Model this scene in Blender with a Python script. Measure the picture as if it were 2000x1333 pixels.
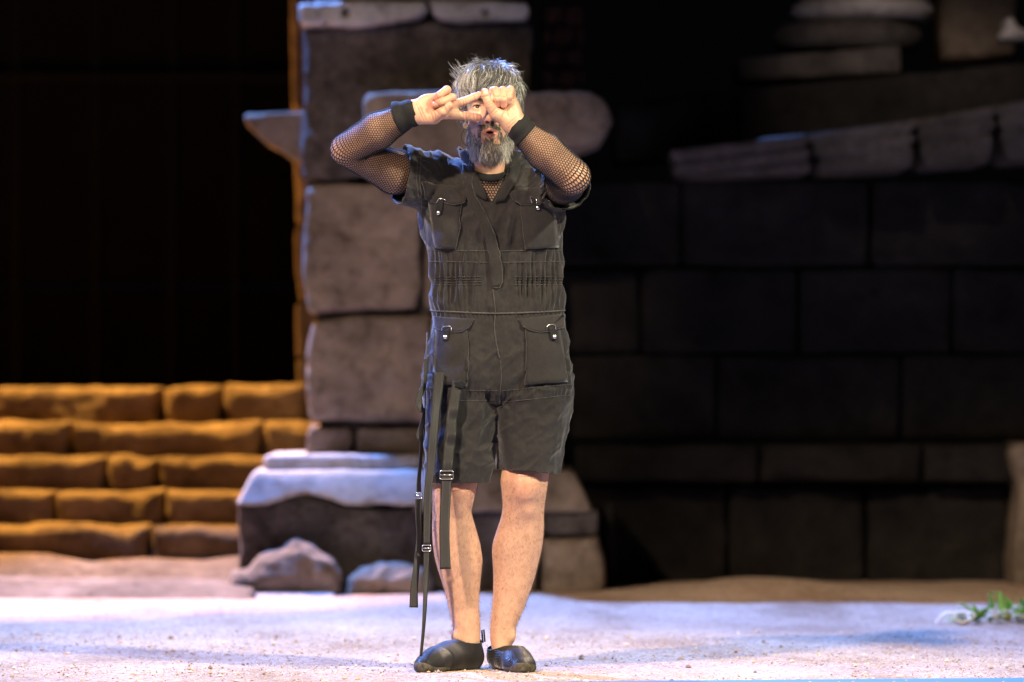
import bpy, bmesh, math, random
import numpy as np
from mathutils import Vector, Matrix
from mathutils.bvhtree import BVHTree

# ------------------------------------------------------------------ reset
for o in list(bpy.data.objects):
    bpy.data.objects.remove(o, do_unlink=True)
scene = bpy.context.scene
COL = scene.collection
random.seed(7)
RNG = np.random.default_rng(7)

# ------------------------------------------------------------------ camera
# a long lens in the stalls, 14 m from the actor, 0.85 m above the stage floor
CAM_D, CAM_H = 14.0, 0.85
FPX = 9333.33           # focal length in photo pixels (2000 px wide)
HOR = 744.0             # photo row of the horizon


def P(px, py, y=0.0):
    """photo pixel + distance behind the actor plane -> world point"""
    d = CAM_D + y
    return np.array([(px - 1000.0) / FPX * d, y, CAM_H - (py - HOR) / FPX * d])


def PX(v):
    """world points (n,3) -> photo pixels"""
    d = CAM_D + v[:, 1]
    return v[:, 0] / d * FPX + 1000.0, (CAM_H - v[:, 2]) / d * FPX + HOR


cam_data = bpy.data.cameras.new('camera')
cam = bpy.data.objects.new('camera', cam_data)
COL.objects.link(cam)
cam.location = (0, -CAM_D, CAM_H)
cam.rotation_euler = (math.radians(90), 0, 0)
cam_data.sensor_width = 36.0
cam_data.lens = 36.0 * FPX / 2000.0
cam_data.shift_y = (HOR - 666.5) / 2000.0
cam_data.clip_start = 0.1
cam_data.clip_end = 200.0
cam_data.dof.use_dof = True
cam_data.dof.focus_distance = CAM_D - 0.1
cam_data.dof.aperture_fstop = 2.0
scene.camera = cam

# ------------------------------------------------------------------ night sky
world = bpy.data.worlds.new('World')
scene.world = world
world.use_nodes = True
bg = world.node_tree.nodes['Background']
bg.inputs[0].default_value = (0.55, 0.6, 0.8, 1)
bg.inputs[1].default_value = 0.0015

scene.view_settings.view_transform = 'Standard'
scene.view_settings.look = 'None'
scene.view_settings.exposure = 0.0
scene.view_settings.gamma = 1.0


# ------------------------------------------------------------------ stage lamps
def spot(name, loc, target, color, power, cone, blend=0.5, size=0.12):
    l = bpy.data.lights.new(name, 'SPOT')
    l.energy = power
    l.color = color
    l.spot_size = math.radians(cone)
    l.spot_blend = blend
    l.shadow_soft_size = size
    o = bpy.data.objects.new(name, l)
    COL.objects.link(o)
    o.location = loc
    o.rotation_euler = (Vector(target) - Vector(loc)).to_track_quat('-Z', 'Y').to_euler()
    return o


spot('front_spotlight', (-5.4, -8.2, 8.0), (-0.05, 0.1, 0.85), (1.0, 0.77, 0.56), 10800, 26, 0.75, 0.30)
spot('face_spotlight', (0.5, -12.5, 3.6), (-0.06, 0.0, 1.36), (1.0, 0.80, 0.58), 2500, 5.2, 0.8, 0.10)
spot('side_spotlight', (6.6, -5.8, 7.4), (0.35, 0.1, 0.75), (1.0, 0.92, 0.66), 8600, 20, 0.7, 0.25)
spot('blue_back_spotlight', (-3.6, 6.6, 8.6), (0.0, 1.2, 0.0), (0.16, 0.34, 1.0), 17000, 47, 0.2, 0.12)
spot('blue_side_spotlight', (-6.5, 2.4, 5.4), (-0.12, 0.0, 0.75), (0.14, 0.26, 1.0), 5200, 12, 0.6, 0.12)
spot('orange_stair_lamp', (-3.3, 7.0, 5.0), (-2.45, 5.6, 0.0), (1.0, 0.52, 0.12), 7200, 50, 0.4, 0.15)
spot('jamb_spill_fill', (-2.7, 7.25, 1.15), (-0.95, 6.9, 1.7), (1.0, 0.46, 0.09), 260, 78, 0.5, 0.10)  # added lamp, stands in for the stair lamp's orange spill on the jamb
spot('pillar_wash', (-2.5, -9.0, 7.5), (-0.45, 4.9, 1.45), (1.0, 0.74, 0.52), 3700, 8.0, 1.0, 0.2)
spot('podium_wash', (-1.0, -9.0, 8.0), (1.7, 5.8, 2.05), (1.0, 0.80, 0.70), 4200, 5.6, 1.0, 0.2)


# ------------------------------------------------------------------ materials
class NT:
    def __init__(s, name, rough=0.8, spec=0.3):
        s.m = bpy.data.materials.new(name)
        s.m.use_nodes = True
        s.t = s.m.node_tree
        s.b = s.t.nodes['Principled BSDF']
        s.b.inputs['Roughness'].default_value = rough
        s.b.inputs['Specular IOR Level'].default_value = spec

    def n(s, typ, **kw):
        n = s.t.nodes.new(typ)
        for k, v in kw.items():
            if k in n.inputs:
                n.inputs[k].default_value = v
            else:
                setattr(n, k, v)
        return n

    def l(s, a, b):
        s.t.links.new(a, b)

    def coord(s, scale=(1, 1, 1)):
        g = s.n('ShaderNodeNewGeometry')
        m = s.n('ShaderNodeMapping')
        m.inputs['Scale'].default_value = scale
        s.l(g.outputs['Position'], m.inputs['Vector'])
        return m.outputs['Vector']

    def noise(s, vec, scale, detail=6, rough=0.6):
        n = s.n('ShaderNodeTexNoise')
        n.inputs['Scale'].default_value = scale
        n.inputs['Detail'].default_value = detail
        n.inputs['Roughness'].default_value = rough
        s.l(vec, n.inputs['Vector'])
        return n.outputs['Fac']

    def ramp(s, fac, stops):
        r = s.n('ShaderNodeValToRGB')
        cr = r.color_ramp
        while len(cr.elements) < len(stops):
            cr.elements.new(0.5)
        for e, (p, c) in zip(cr.elements, stops):
            e.position = p
            e.color = (*c, 1)
        s.l(fac, r.inputs['Fac'])
        return r.outputs['Color']

    def mix(s, fac, a, b, mode='MIX'):
        m = s.n('ShaderNodeMix', data_type='RGBA', blend_type=mode)
        for inp, v in ((m.inputs[0], fac), (m.inputs[6], a), (m.inputs[7], b)):
            if isinstance(v, (int, float)):
                inp.default_value = v
            elif isinstance(v, tuple):
                inp.default_value = (*v, 1)
            else:
                s.l(v, inp)
        return m.outputs[2]

    def bump(s, fac, strength, dist):
        b = s.n('ShaderNodeBump')
        b.inputs['Strength'].default_value = strength
        b.inputs['Distance'].default_value = dist
        s.l(fac, b.inputs['Height'])
        s.l(b.outputs['Normal'], s.b.inputs['Normal'])
        return b

    def col(s, c):
        if isinstance(c, tuple):
            s.b.inputs['Base Color'].default_value = (*c, 1)
        else:
            s.l(c, s.b.inputs['Base Color'])


def stone_mat(name, stops, scale=5.0, bump=0.02, spec=0.2, pits=True):
    t = NT(name, 0.9, spec)
    v = t.coord()
    a = t.noise(v, scale, 8, 0.65)
    b = t.noise(v, scale * 7.3, 8, 0.7)
    f = t.mix(0.35, a, b)
    c = t.ramp(f, stops)
    st = t.ramp(t.noise(v, scale * 0.45, 5, 0.6), [(0.35, (0.62, 0.60, 0.58)), (0.62, (1.05, 1.02, 1.0))])
    c = t.mix(1.0, c, st, 'MULTIPLY')
    pat = t.ramp(t.noise(v, scale * 2.6, 10, 0.72), [(0.36, (0.42, 0.40, 0.38)), (0.47, (0.86, 0.85, 0.84)), (0.60, (1.0, 1.0, 1.0)), (0.74, (1.28, 1.25, 1.2))])
    c = t.mix(0.85, c, pat, 'MULTIPLY')
    t.col(c)
    t.bump(t.mix(0.5, b, t.noise(v, scale * 22, 6, 0.7)), 0.8, bump)
    return t.m


M = {}
M['stone'] = stone_mat('weathered_granite', [(0.30, (0.16, 0.128, 0.10)), (0.5, (0.30, 0.245, 0.195)), (0.7, (0.41, 0.345, 0.285))], 5, 0.03)
M['dark'] = stone_mat('dark_rubble_stone', [(0.32, (0.05, 0.044, 0.042)), (0.48, (0.12, 0.105, 0.098)), (0.68, (0.25, 0.22, 0.205))], 9, 0.035)
M['marble'] = stone_mat('old_marble', [(0.28, (0.36, 0.345, 0.33)), (0.5, (0.56, 0.545, 0.53)), (0.72, (0.70, 0.69, 0.67))], 4, 0.012)
M['step'] = stone_mat('ochre_step_stone', [(0.30, (0.12, 0.08, 0.045)), (0.5, (0.23, 0.165, 0.10)), (0.7, (0.35, 0.27, 0.18))], 5, 0.03)
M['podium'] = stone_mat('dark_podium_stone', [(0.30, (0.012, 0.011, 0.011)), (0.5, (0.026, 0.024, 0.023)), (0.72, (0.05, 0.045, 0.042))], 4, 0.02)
M['cornice'] = stone_mat('grey_cornice_stone', [(0.30, (0.05, 0.045, 0.042)), (0.5, (0.11, 0.10, 0.093)), (0.72, (0.19, 0.17, 0.16))], 6, 0.02)
M['brick'] = stone_mat('red_brick', [(0.30, (0.10, 0.045, 0.035)), (0.5, (0.17, 0.075, 0.055)), (0.72, (0.25, 0.12, 0.09))], 6, 0.01)

t = NT('backdrop_black', 0.85, 0.1); t.col(t.ramp(t.noise(t.coord(), 2, 4), [(0.3, (0.005, 0.0045, 0.004)), (0.7, (0.009, 0.008, 0.007))])); M['black_wall'] = t.m
t = NT('backdrop_frame', 0.6, 0.2); t.col((0.007, 0.0065, 0.006)); M['frame'] = t.m


def sand():
    t = NT('sandy_stage_floor', 0.95, 0.15)
    v = t.coord()
    a = t.noise(t.coord((1, 0.45, 1)), 2.2, 6, 0.6)
    b = t.noise(v, 26, 6, 0.65)
    g = t.noise(v, 150, 4, 0.65)
    c = t.ramp(a, [(0.30, (0.38, 0.27, 0.195)), (0.48, (0.57, 0.46, 0.375)), (0.66, (0.68, 0.575, 0.485))])
    c = t.mix(0.55, c, t.ramp(b, [(0.30, (0.58, 0.47, 0.40)), (0.52, (0.98, 0.95, 0.93)), (0.72, (1.15, 1.12, 1.1))]), 'MULTIPLY')
    c = t.mix(0.85, c, t.ramp(t.noise(v, 60, 6, 0.75), [(0.40, (0.45, 0.31, 0.22)), (0.47, (0.95, 0.92, 0.90)), (0.66, (1.12, 1.1, 1.08))]), 'MULTIPLY')
    c = t.mix(0.7, c, t.ramp(g, [(0.36, (0.52, 0.40, 0.32)), (0.52, (1.0, 0.98, 0.96)), (0.7, (1.25, 1.22, 1.2))]), 'MULTIPLY')
    t.col(c)
    t.bump(t.mix(0.5, b, g), 0.9, 0.012)
    return t.m


M['sand'] = sand()


def attr_mat(name, rough, spec, sss=0.0, bump=None):
    t = NT(name, rough, spec)
    a = t.n('ShaderNodeAttribute', attribute_name='Col')
    v = t.coord()
    c = a.outputs['Color']
    if sss:
        c = t.mix(0.55, c, t.ramp(t.noise(v, 70, 5, 0.6), [(0.3, (0.78, 0.62, 0.55)), (0.5, (1, 1, 1)), (0.7, (1.1, 1.04, 1.0))]), 'MULTIPLY')
        t.b.inputs['Subsurface Weight'].default_value = sss
        t.b.inputs['Subsurface Radius'].default_value = (0.012, 0.005, 0.003)
        t.b.inputs['Subsurface Scale'].default_value = 0.5
    t.col(c)
    if bump:
        t.bump(t.noise(v, bump[0], 4, 0.6), bump[1], bump[2])
    return t.m


M['skin'] = attr_mat('skin', 0.48, 0.4, 0.12, (260, 0.5, 0.0012))
M['hair'] = attr_mat('hair', 0.38, 0.45)
M['eye'] = attr_mat('eye', 0.08, 0.6)
M['grain'] = attr_mat('grit', 0.9, 0.2)
M['plant'] = attr_mat('plant', 0.6, 0.3)


def cloth_mat(name, c0, c1, weave=900, rough=0.75, spec=0.20, bump=0.5, sheen=0.2):
    t = NT(name, rough, spec)
    v = t.coord()
    a = t.noise(v, 9, 6, 0.65)
    b = t.noise(t.coord((1.0, 1.0, 0.6)), 150, 4, 0.6)
    t.col(t.ramp(t.mix(0.45, a, b), [(0.32, c0), (0.66, c1)]))
    t.bump(t.mix(0.6, b, t.noise(v, weave, 2, 0.5)), bump, 0.0018)
    t.b.inputs['Sheen Weight'].default_value = sheen
    t.b.inputs['Sheen Roughness'].default_value = 0.5
    return t.m


M['suit'] = cloth_mat('faded_black_cotton', (0.0072, 0.0063, 0.0066), (0.0195, 0.0170, 0.0172))
M['seam'] = cloth_mat('faded_stitched_cotton', (0.028, 0.026, 0.026), (0.055, 0.052, 0.050))
M['knit'] = cloth_mat('black_rib_knit', (0.006, 0.006, 0.007), (0.012, 0.012, 0.013), sheen=0.03)
M['net'] = cloth_mat('black_net_thread', (0.008, 0.008, 0.009), (0.015, 0.015, 0.017), 600, 0.7, 0.3, sheen=0.02)


def web(name, scale):
    t = NT(name, 0.45, 0.4)
    w = t.n('ShaderNodeTexWave', wave_type='BANDS', bands_direction='Z')
    w.inputs['Scale'].default_value = scale
    w.inputs['Distortion'].default_value = 0.4
    t.l(t.coord(), w.inputs['Vector'])
    t.col(t.ramp(w.outputs['Fac'], [(0.2, (0.008, 0.0075, 0.007)), (0.8, (0.024, 0.0225, 0.020))]))
    t.bump(w.outputs['Fac'], 0.6, 0.001)
    return t.m


M['web'] = web('nylon_webbing', 120)


def shoe_mat():
    t = NT('ribbed_stretch_shoe', 0.5, 0.35)
    w = t.n('ShaderNodeTexWave', wave_type='BANDS', bands_direction='DIAGONAL')
    w.inputs['Scale'].default_value = 130
    w.inputs['Distortion'].default_value = 0.0
    t.l(t.coord((1, 0.6, 0.8)), w.inputs['Vector'])
    t.col(t.ramp(w.outputs['Fac'], [(0.15, (0.007, 0.007, 0.008)), (0.85, (0.016, 0.016, 0.018))]))
    t.bump(w.outputs['Fac'], 0.8, 0.0015)
    t.b.inputs['Sheen Weight'].default_value = 0.35
    t.b.inputs['Sheen Roughness'].default_value = 0.3
    t.b.inputs['Roughness'].default_value = 0.5
    return t.m


M['shoe'] = shoe_mat()
t = NT('worn_rubber', 0.8, 0.25); t.col(t.ramp(t.noise(t.coord(), 60, 5), [(0.35, (0.03, 0.027, 0.022)), (0.7, (0.12, 0.10, 0.075))])); M['rubber'] = t.m
t = NT('nickel', 0.25, 0.5); t.col((0.72, 0.70, 0.66)); t.b.inputs['Metallic'].default_value = 1.0; M['metal'] = t.m
t = NT('beige_foam', 0.7, 0.3); t.col((0.62, 0.42, 0.26)); M['foam'] = t.m
t = NT('brown_cable', 0.5, 0.3); t.col((0.06, 0.04, 0.03)); M['cable'] = t.m
t = NT('blue_edging', 0.7, 0.3); t.col((0.10, 0.22, 0.55)); M['blue'] = t.m

# ------------------------------------------------------------------ object helpers
ORG = {}


def empty(name, loc, parent=None):
    o = bpy.data.objects.new(name, None)
    COL.objects.link(o)
    o.empty_display_size = 0.1
    loc = Vector([float(c) for c in loc])
    if parent is not None:
        o.parent = parent
        o.location = loc - ORG[parent.name]
    else:
        o.location = loc
    ORG[o.name] = loc
    return o


def tag(o, label=None, cat=None, group=None, kind=None):
    if label: o['label'] = label
    if cat: o['category'] = cat
    if group: o['group'] = group
    if kind: o['kind'] = kind
    return o


def mk(name, V, F, mat, parent=None, col=None, smooth=True, solid=None, offset=0.0):
    V = np.asarray(V, dtype=np.float64).reshape(-1, 3)
    org = np.array([(V[:, 0].min() + V[:, 0].max()) / 2, (V[:, 1].min() + V[:, 1].max()) / 2, V[:, 2].min()])
    me = bpy.data.meshes.new(name)
    if isinstance(F, np.ndarray):
        n, k = F.shape
        me.vertices.add(len(V))
        me.vertices.foreach_set('co', (V - org).astype(np.float32).ravel())
        me.loops.add(n * k)
        me.loops.foreach_set('vertex_index', F.astype(np.int32).ravel())
        me.polygons.add(n)
        me.polygons.foreach_set('loop_start', np.arange(0, n * k, k, dtype=np.int32))
        me.update(calc_edges=True)
    else:
        me.from_pydata((V - org).tolist(), [], [list(f) for f in F])
    me.validate()
    me.polygons.foreach_set('use_smooth', [smooth] * len(me.polygons))
    if col is not None:
        a = me.color_attributes.new('Col', 'FLOAT_COLOR', 'POINT')
        c = np.ones((len(V), 4), np.float32)
        c[:, :3] = col
        a.data.foreach_set('color', c.ravel())
    me.materials.append(M[mat] if isinstance(mat, str) else mat)
    o = bpy.data.objects.new(name, me)
    COL.objects.link(o)
    org = Vector([float(c) for c in org])
    ORG[o.name] = org
    if parent is not None:
        o.parent = parent
        o.location = org - ORG[parent.name]
    else:
        o.location = org
    if solid:
        md = o.modifiers.new('thickness', 'SOLIDIFY')
        md.thickness = solid
        md.offset = offset
    return o


# ------------------------------------------------------------------ noise
def vnoise(x, y, z, seed=0.0):
    xi, yi, zi = np.floor(x), np.floor(y), np.floor(z)
    fx, fy, fz = x - xi, y - yi, z - zi
    fx, fy, fz = [f * f * (3 - 2 * f) for f in (fx, fy, fz)]

    def h(i, j, k):
        s = np.sin(i * 127.1 + j * 311.7 + k * 74.7 + seed * 17.3) * 43758.5453
        return s - np.floor(s)
    r = 0
    for a in (0, 1):
        wx = fx if a else 1 - fx
        for b in (0, 1):
            wy = fy if b else 1 - fy
            for c in (0, 1):
                wz = fz if c else 1 - fz
                r = r + h(xi + a, yi + b, zi + c) * wx * wy * wz
    return r


def fbm(x, y, z, seed=0.0, octv=3):
    r, a, s = 0, 0.5, 0
    for i in range(octv):
        r = r + a * vnoise(x * 2 ** i, y * 2 ** i, z * 2 ** i, seed + i * 3.7)
        s += a
        a *= 0.5
    return r / s


# ------------------------------------------------------------------ implicit surfaces
def smin(a, b, k):
    if k <= 0:
        return np.minimum(a, b)
    h = np.maximum(k - np.abs(a - b), 0) / k
    return np.minimum(a, b) - h * h * k * 0.25


def sd_cone(X, Y, Z, a, b, r1, r2):
    ab = b - a
    L = float(ab @ ab) + 1e-12
    t = ((X - a[0]) * ab[0] + (Y - a[1]) * ab[1] + (Z - a[2]) * ab[2]) / L
    t = np.clip(t, 0, 1)
    return np.sqrt((X - a[0] - t * ab[0]) ** 2 + (Y - a[1] - t * ab[1]) ** 2 + (Z - a[2] - t * ab[2]) ** 2) - (r1 + (r2 - r1) * t)


def sd_ell(X, Y, Z, c, r):
    q = np.sqrt(((X - c[0]) / r[0]) ** 2 + ((Y - c[1]) / r[1]) ** 2 + ((Z - c[2]) / r[2]) ** 2)
    g = np.sqrt(((X - c[0]) / r[0] ** 2) ** 2 + ((Y - c[1]) / r[1] ** 2) ** 2 + ((Z - c[2]) / r[2] ** 2) ** 2) + 1e-9
    return np.maximum(q * (q - 1) / g, -min(r))


class Grid:
    def __init__(s, lo, hi, h):
        s.lo = np.array(lo, float)
        s.h = h
        s.n = np.ceil((np.array(hi, float) - s.lo) / h).astype(int) + 1
        s.F = np.full(s.n, 1.0, np.float32)
        s.ax = [s.lo[i] + np.arange(s.n[i]) * h for i in range(3)]

    def sl(s, lo, hi):
        a = np.clip(np.floor((np.array(lo) - s.lo) / s.h).astype(int), 0, s.n)
        b = np.clip(np.ceil((np.array(hi) - s.lo) / s.h).astype(int) + 1, 0, s.n)
        S = tuple(slice(a[i], b[i]) for i in range(3))
        return S, (s.ax[0][S[0]][:, None, None], s.ax[1][S[1]][None, :, None], s.ax[2][S[2]][None, None, :])

    def op(s, fn, lo, hi, k=0.0, mode='add'):
        m = 2 * k + 4 * s.h
        S, (X, Y, Z) = s.sl(np.array(lo) - m, np.array(hi) + m)
        if any(q.stop <= q.start for q in S):
            return
        d = fn(X, Y, Z)
        if mode == 'add':
            s.F[S] = smin(s.F[S], d, k)
        else:
            s.F[S] = -smin(-s.F[S], d, k)

    def cone(s, a, b, r1, r2, k=0.0, mode='add'):
        a, b = np.asarray(a, float), np.asarray(b, float)
        r = max(r1, r2)
        s.op(lambda X, Y, Z: sd_cone(X, Y, Z, a, b, r1, r2), np.minimum(a, b) - r, np.maximum(a, b) + r, k, mode)

    def ell(s, c, r, k=0.0, mode='add'):
        c, r = np.asarray(c, float), np.asarray(r, float)
        s.op(lambda X, Y, Z: sd_ell(X, Y, Z, c, r), c - r, c + r, k, mode)

    def chain(s, pts, rad, k=0.0):
        for i in range(len(pts) - 1):
            s.cone(pts[i], pts[i + 1], rad[i], rad[i + 1], k)

    def mesh(s):
        F = s.F
        I = F < 0
        c = [I[a:F.shape[0] - 1 + a, b:F.shape[1] - 1 + b, e:F.shape[2] - 1 + e] for a in (0, 1) for b in (0, 1) for e in (0, 1)]
        allin = c[0].copy(); anyin = c[0].copy()
        for q in c[1:]:
            allin &= q
            anyin |= q
        act = anyin & ~allin
        idx = np.argwhere(act)
        vid = np.full(act.shape, -1, np.int64)
        vid[act] = np.arange(len(idx))
        off = np.array([(a, b, e) for a in (0, 1) for b in (0, 1) for e in (0, 1)])
        vals = np.stack([F[idx[:, 0] + o[0], idx[:, 1] + o[1], idx[:, 2] + o[2]] for o in off], 1)
        acc = np.zeros((len(idx), 3)); cnt = np.zeros(len(idx))
        for i in range(8):
            for j in range(i + 1, 8):
                if np.abs(off[i] - off[j]).sum() != 1:
                    continue
                m = (vals[:, i] < 0) != (vals[:, j] < 0)
                t = vals[m, i] / (vals[m, i] - vals[m, j])
                acc[m] += off[i] + t[:, None] * (off[j] - off[i])
                cnt[m] += 1
        V = s.lo + (idx + acc / cnt[:, None]) * s.h
        Q = []
        for ax in range(3):
            u, v = (ax + 1) % 3, (ax + 2) % 3
            A = [slice(None)] * 3; B = [slice(None)] * 3
            A[ax] = slice(0, -1); B[ax] = slice(1, None)
            e = np.argwhere(I[tuple(A)] != I[tuple(B)])
            ok = (e[:, u] > 0) & (e[:, v] > 0) & (e[:, u] < act.shape[u]) & (e[:, v] < act.shape[v])
            e = e[ok]
            ins = I[e[:, 0], e[:, 1], e[:, 2]]

            def at(du, dv):
                q = e.copy()
                q[:, u] += du
                q[:, v] += dv
                return vid[q[:, 0], q[:, 1], q[:, 2]]
            quad = np.stack([at(-1, -1), at(0, -1), at(0, 0), at(-1, 0)], 1)
            quad[~ins] = quad[~ins][:, ::-1]
            Q.append(quad)
        return V, np.concatenate(Q)


def cut(V, Q, g, slide=True):
    """drop quads where g > 0 at every vertex, slide the rim onto g = 0"""
    gv = g(V)
    keep = (gv[Q] <= 0).any(1)
    Q = Q[keep]
    if slide:
        e = 1e-4
        bad = np.unique(Q[gv[Q] > 0])
        if len(bad):
            for _ in range(2):
                p = V[bad]
                g0 = g(p)
                gr = np.stack([(g(p + e * np.eye(3)[i]) - g0) / e for i in range(3)], 1)
                V[bad] = p - gr * (g0 / ((gr ** 2).sum(1) + 1e-9))[:, None]
    used = np.unique(Q)
    rm = np.full(len(V), -1)
    rm[used] = np.arange(len(used))
    return V[used], rm[Q]


def normals(V, Q):
    n = np.cross(V[Q[:, 2]] - V[Q[:, 0]], V[Q[:, 3 if Q.shape[1] > 3 else 2]] - V[Q[:, 1]])
    N = np.zeros_like(V)
    for i in range(Q.shape[1]):
        np.add.at(N, Q[:, i], n)
    return N / (np.linalg.norm(N, axis=1)[:, None] + 1e-12)


def join(parts):
    Vs, Fs, o = [], [], 0
    for V, F in parts:
        Vs.append(V)
        Fs.append(F + o)
        o += len(V)
    return np.concatenate(Vs), np.concatenate(Fs)


# ------------------------------------------------------------------ small mesh builders
def tube(pts, r, sides=6, closed=False):
    pts = [np.asarray(p, float) for p in pts]
    n = len(pts)
    rs = r if isinstance(r, (list, tuple, np.ndarray)) else [r] * n
    V, F = [], []
    up = np.array([0.13, 0.31, 0.94])
    for i in range(n):
        a = pts[i - 1] if (i > 0 or closed) else pts[i]
        b = pts[(i + 1) % n] if (i < n - 1 or closed) else pts[i]
        t = b - a
        t = t / (np.linalg.norm(t) + 1e-12)
        s = np.cross(t, up)
        if np.linalg.norm(s) < 0.1:
            s = np.cross(t, np.array([1.0, 0, 0]))
        s /= np.linalg.norm(s)
        q = np.cross(s, t)
        for k in range(sides):
            an = 2 * math.pi * k / sides
            V.append(pts[i] + rs[i] * (math.cos(an) * s + math.sin(an) * q))
    for i in range(n if closed else n - 1):
        for k in range(sides):
            a = i * sides + k
            b = i * sides + (k + 1) % sides
            c = ((i + 1) % n) * sides
            F.append((a, b, c + (k + 1) % sides, c + k))
    if not closed:
        F.append(tuple(range(sides))[::-1])
        F.append(tuple((n - 1) * sides + k for k in range(sides)))
    return V, F


def spline(pts, n):
    """Catmull-Rom through pts"""
    p = np.asarray(pts, float)
    p = np.vstack([2 * p[0] - p[1], p, 2 * p[-1] - p[-2]])
    out = []
    m = len(p) - 3
    for t in np.linspace(0, m, n):
        i = min(int(t), m - 1)
        f = t - i
        a, b, c, d = p[i:i + 4]
        out.append(0.5 * ((2 * b) + (-a + c) * f + (2 * a - 5 * b + 4 * c - d) * f * f + (-a + 3 * b - 3 * c + d) * f ** 3))
    return np.array(out)


def ball(c, r, nu=16, nv=10):
    c = np.asarray(c, float)
    r = np.ones(3) * r
    V, F = [], []
    for j in range(nv + 1):
        th = math.pi * j / nv
        for i in range(nu):
            ph = 2 * math.pi * i / nu
            V.append(c + r * np.array([math.sin(th) * math.cos(ph), -math.cos(th), math.sin(th) * math.sin(ph)]))
    for j in range(nv):
        for i in range(nu):
            F.append((j * nu + i, (j + 1) * nu + i, (j + 1) * nu + (i + 1) % nu, j * nu + (i + 1) % nu))
    return np.array(V), np.array(F)


# ------------------------------------------------------------------ stones
def poly_sdf(X, Z, pts):
    d = np.full(np.broadcast(X, Z).shape, 1e9)
    s = np.ones_like(d)
    n = len(pts)
    for i in range(n):
        x0, z0 = pts[i]
        x1, z1 = pts[i - 1]
        ex, ez = x1 - x0, z1 - z0
        wx, wz = X - x0, Z - z0
        t = np.clip((wx * ex + wz * ez) / (ex * ex + ez * ez + 1e-12), 0, 1)
        d = np.minimum(d, (wx - ex * t) ** 2 + (wz - ez * t) ** 2)
        c1 = Z >= z0
        c2 = Z < z1
        c3 = ex * wz > ez * wx
        flip = (c1 & c2 & c3) | (~c1 & ~c2 & ~c3)
        s = np.where(flip, -s, s)
    return s * np.sqrt(d)


SEED = [0]


def stone(name, poly, y0, depth, mat, parent=None, rnd=0.03, amp=0.012, freq=5.0, vox=0.016, lean=0.0, floor=None, extra=None, skew=0.0, chip=1.0):
    """a block with the given outline (photo pixels at distance y0), real depth, rounded worn edges and lumpy faces.
    lean: how far the front falls back per metre of height; skew: how far the front comes forward per metre to the right"""
    SEED[0] += 1
    sd = SEED[0]
    w = [P(px, py, y0) for px, py in poly]
    pts = [(p[0], p[2]) for p in w]
    if floor is not None:
        pts = [(x, max(z, floor)) for x, z in pts]
    xs = [p[0] for p in pts]
    zs = [p[1] for p in pts]
    zmin, xmin = min(zs), min(xs)
    mar = amp + 2 * vox
    ext = abs(lean) * (max(zs) - zmin) + abs(skew) * (max(xs) - xmin)
    g = Grid((min(xs) - mar, y0 - mar - ext, zmin - mar), (max(xs) + mar, y0 + depth + mar + ext, max(zs) + mar), vox)
    X, Y, Z = g.ax[0][:, None, None], g.ax[1][None, :, None], g.ax[2][None, None, :]
    d2 = poly_sdf(g.ax[0][:, None], g.ax[2][None, :], pts)[:, None, :]
    yy = Y - y0 - depth / 2 - lean * (Z - zmin) + skew * (X - xmin)
    a = d2 + rnd
    b = np.abs(yy) - depth / 2 + rnd
    d = np.minimum(np.maximum(a, b), 0) + np.sqrt(np.maximum(a, 0) ** 2 + np.maximum(b, 0) ** 2) - rnd
    nn = fbm(X * freq, Y * freq, Z * freq, sd, 3) - 0.5
    d = d + 2.2 * amp * nn
    d = d + 1.9 * amp * np.abs(fbm(X * freq * 3.1, Y * freq * 3.1, Z * freq * 3.1, sd + 0.5, 2) - 0.5)
    # chipped arrises
    ch = np.clip(vnoise(X * 9, Y * 9, Z * 9, sd + 0.3) - 0.62, 0, 1) * np.clip((a + b) / max(rnd, 0.01) * 0.5 + 0.6, 0, 1)
    d = d + chip * 0.085 * ch
    if extra is not None:
        d = extra(d, X, Y, Z)
    g.F[:] = d
    V, Q = g.mesh()
    return mk(name, V, Q, mat, parent)


def rect(x0, y0, x1, y1):
    return [(x0, y0), (x1, y0), (x1, y1), (x0, y1)]


# ================================================================== GROUND
def ground():
    xs = np.concatenate([np.linspace(-30, -3.2, 12)[:-1], np.linspace(-3.2, 3.2, 200), np.linspace(3.2, 30, 12)[1:]])
    ys = np.concatenate([np.linspace(-13.5, -1.2, 14)[:-1], np.linspace(-1.2, 6.2, 230), np.linspace(6.2, 40, 14)[1:]])
    X, Y = np.meshgrid(xs, ys, indexing='ij')
    Z = 0.018 * (fbm(X * 1.3, Y * 1.3, X * 0, 3) - 0.5) + 0.012 * (fbm(X * 7, Y * 7, X * 0, 5) - 0.5)
    near = np.exp(-((X + 0.1) ** 2 + Y ** 2) / 0.35)
    Z = (Z - 0.006) * (1 - near) - 0.001 * near
    Z += 0.05 * np.exp(-((X - 1.0) / 0.42) ** 2 - ((Y - 4.6) / 0.5) ** 2)      # earth heaped against the podium
    q = np.clip((Y - 2.2) / 2.2, 0, 1)
    Z += 0.035 * q * q * (3 - 2 * q)      # the floor climbs a little towards the ruins
    V = np.stack([X, Y, Z], -1).reshape(-1, 3)
    n = len(ys)
    i, j = np.meshgrid(np.arange(len(xs) - 1), np.arange(n - 1), indexing='ij')
    a = (i * n + j).ravel()
    o = mk('ground', V, np.stack([a, a + n, a + n + 1, a + 1], 1), 'sand')
    tag(o, 'pale sandy stage floor strewn with grit under the performer', 'ground', kind='structure')
    return o


GROUND = ground()


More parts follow.
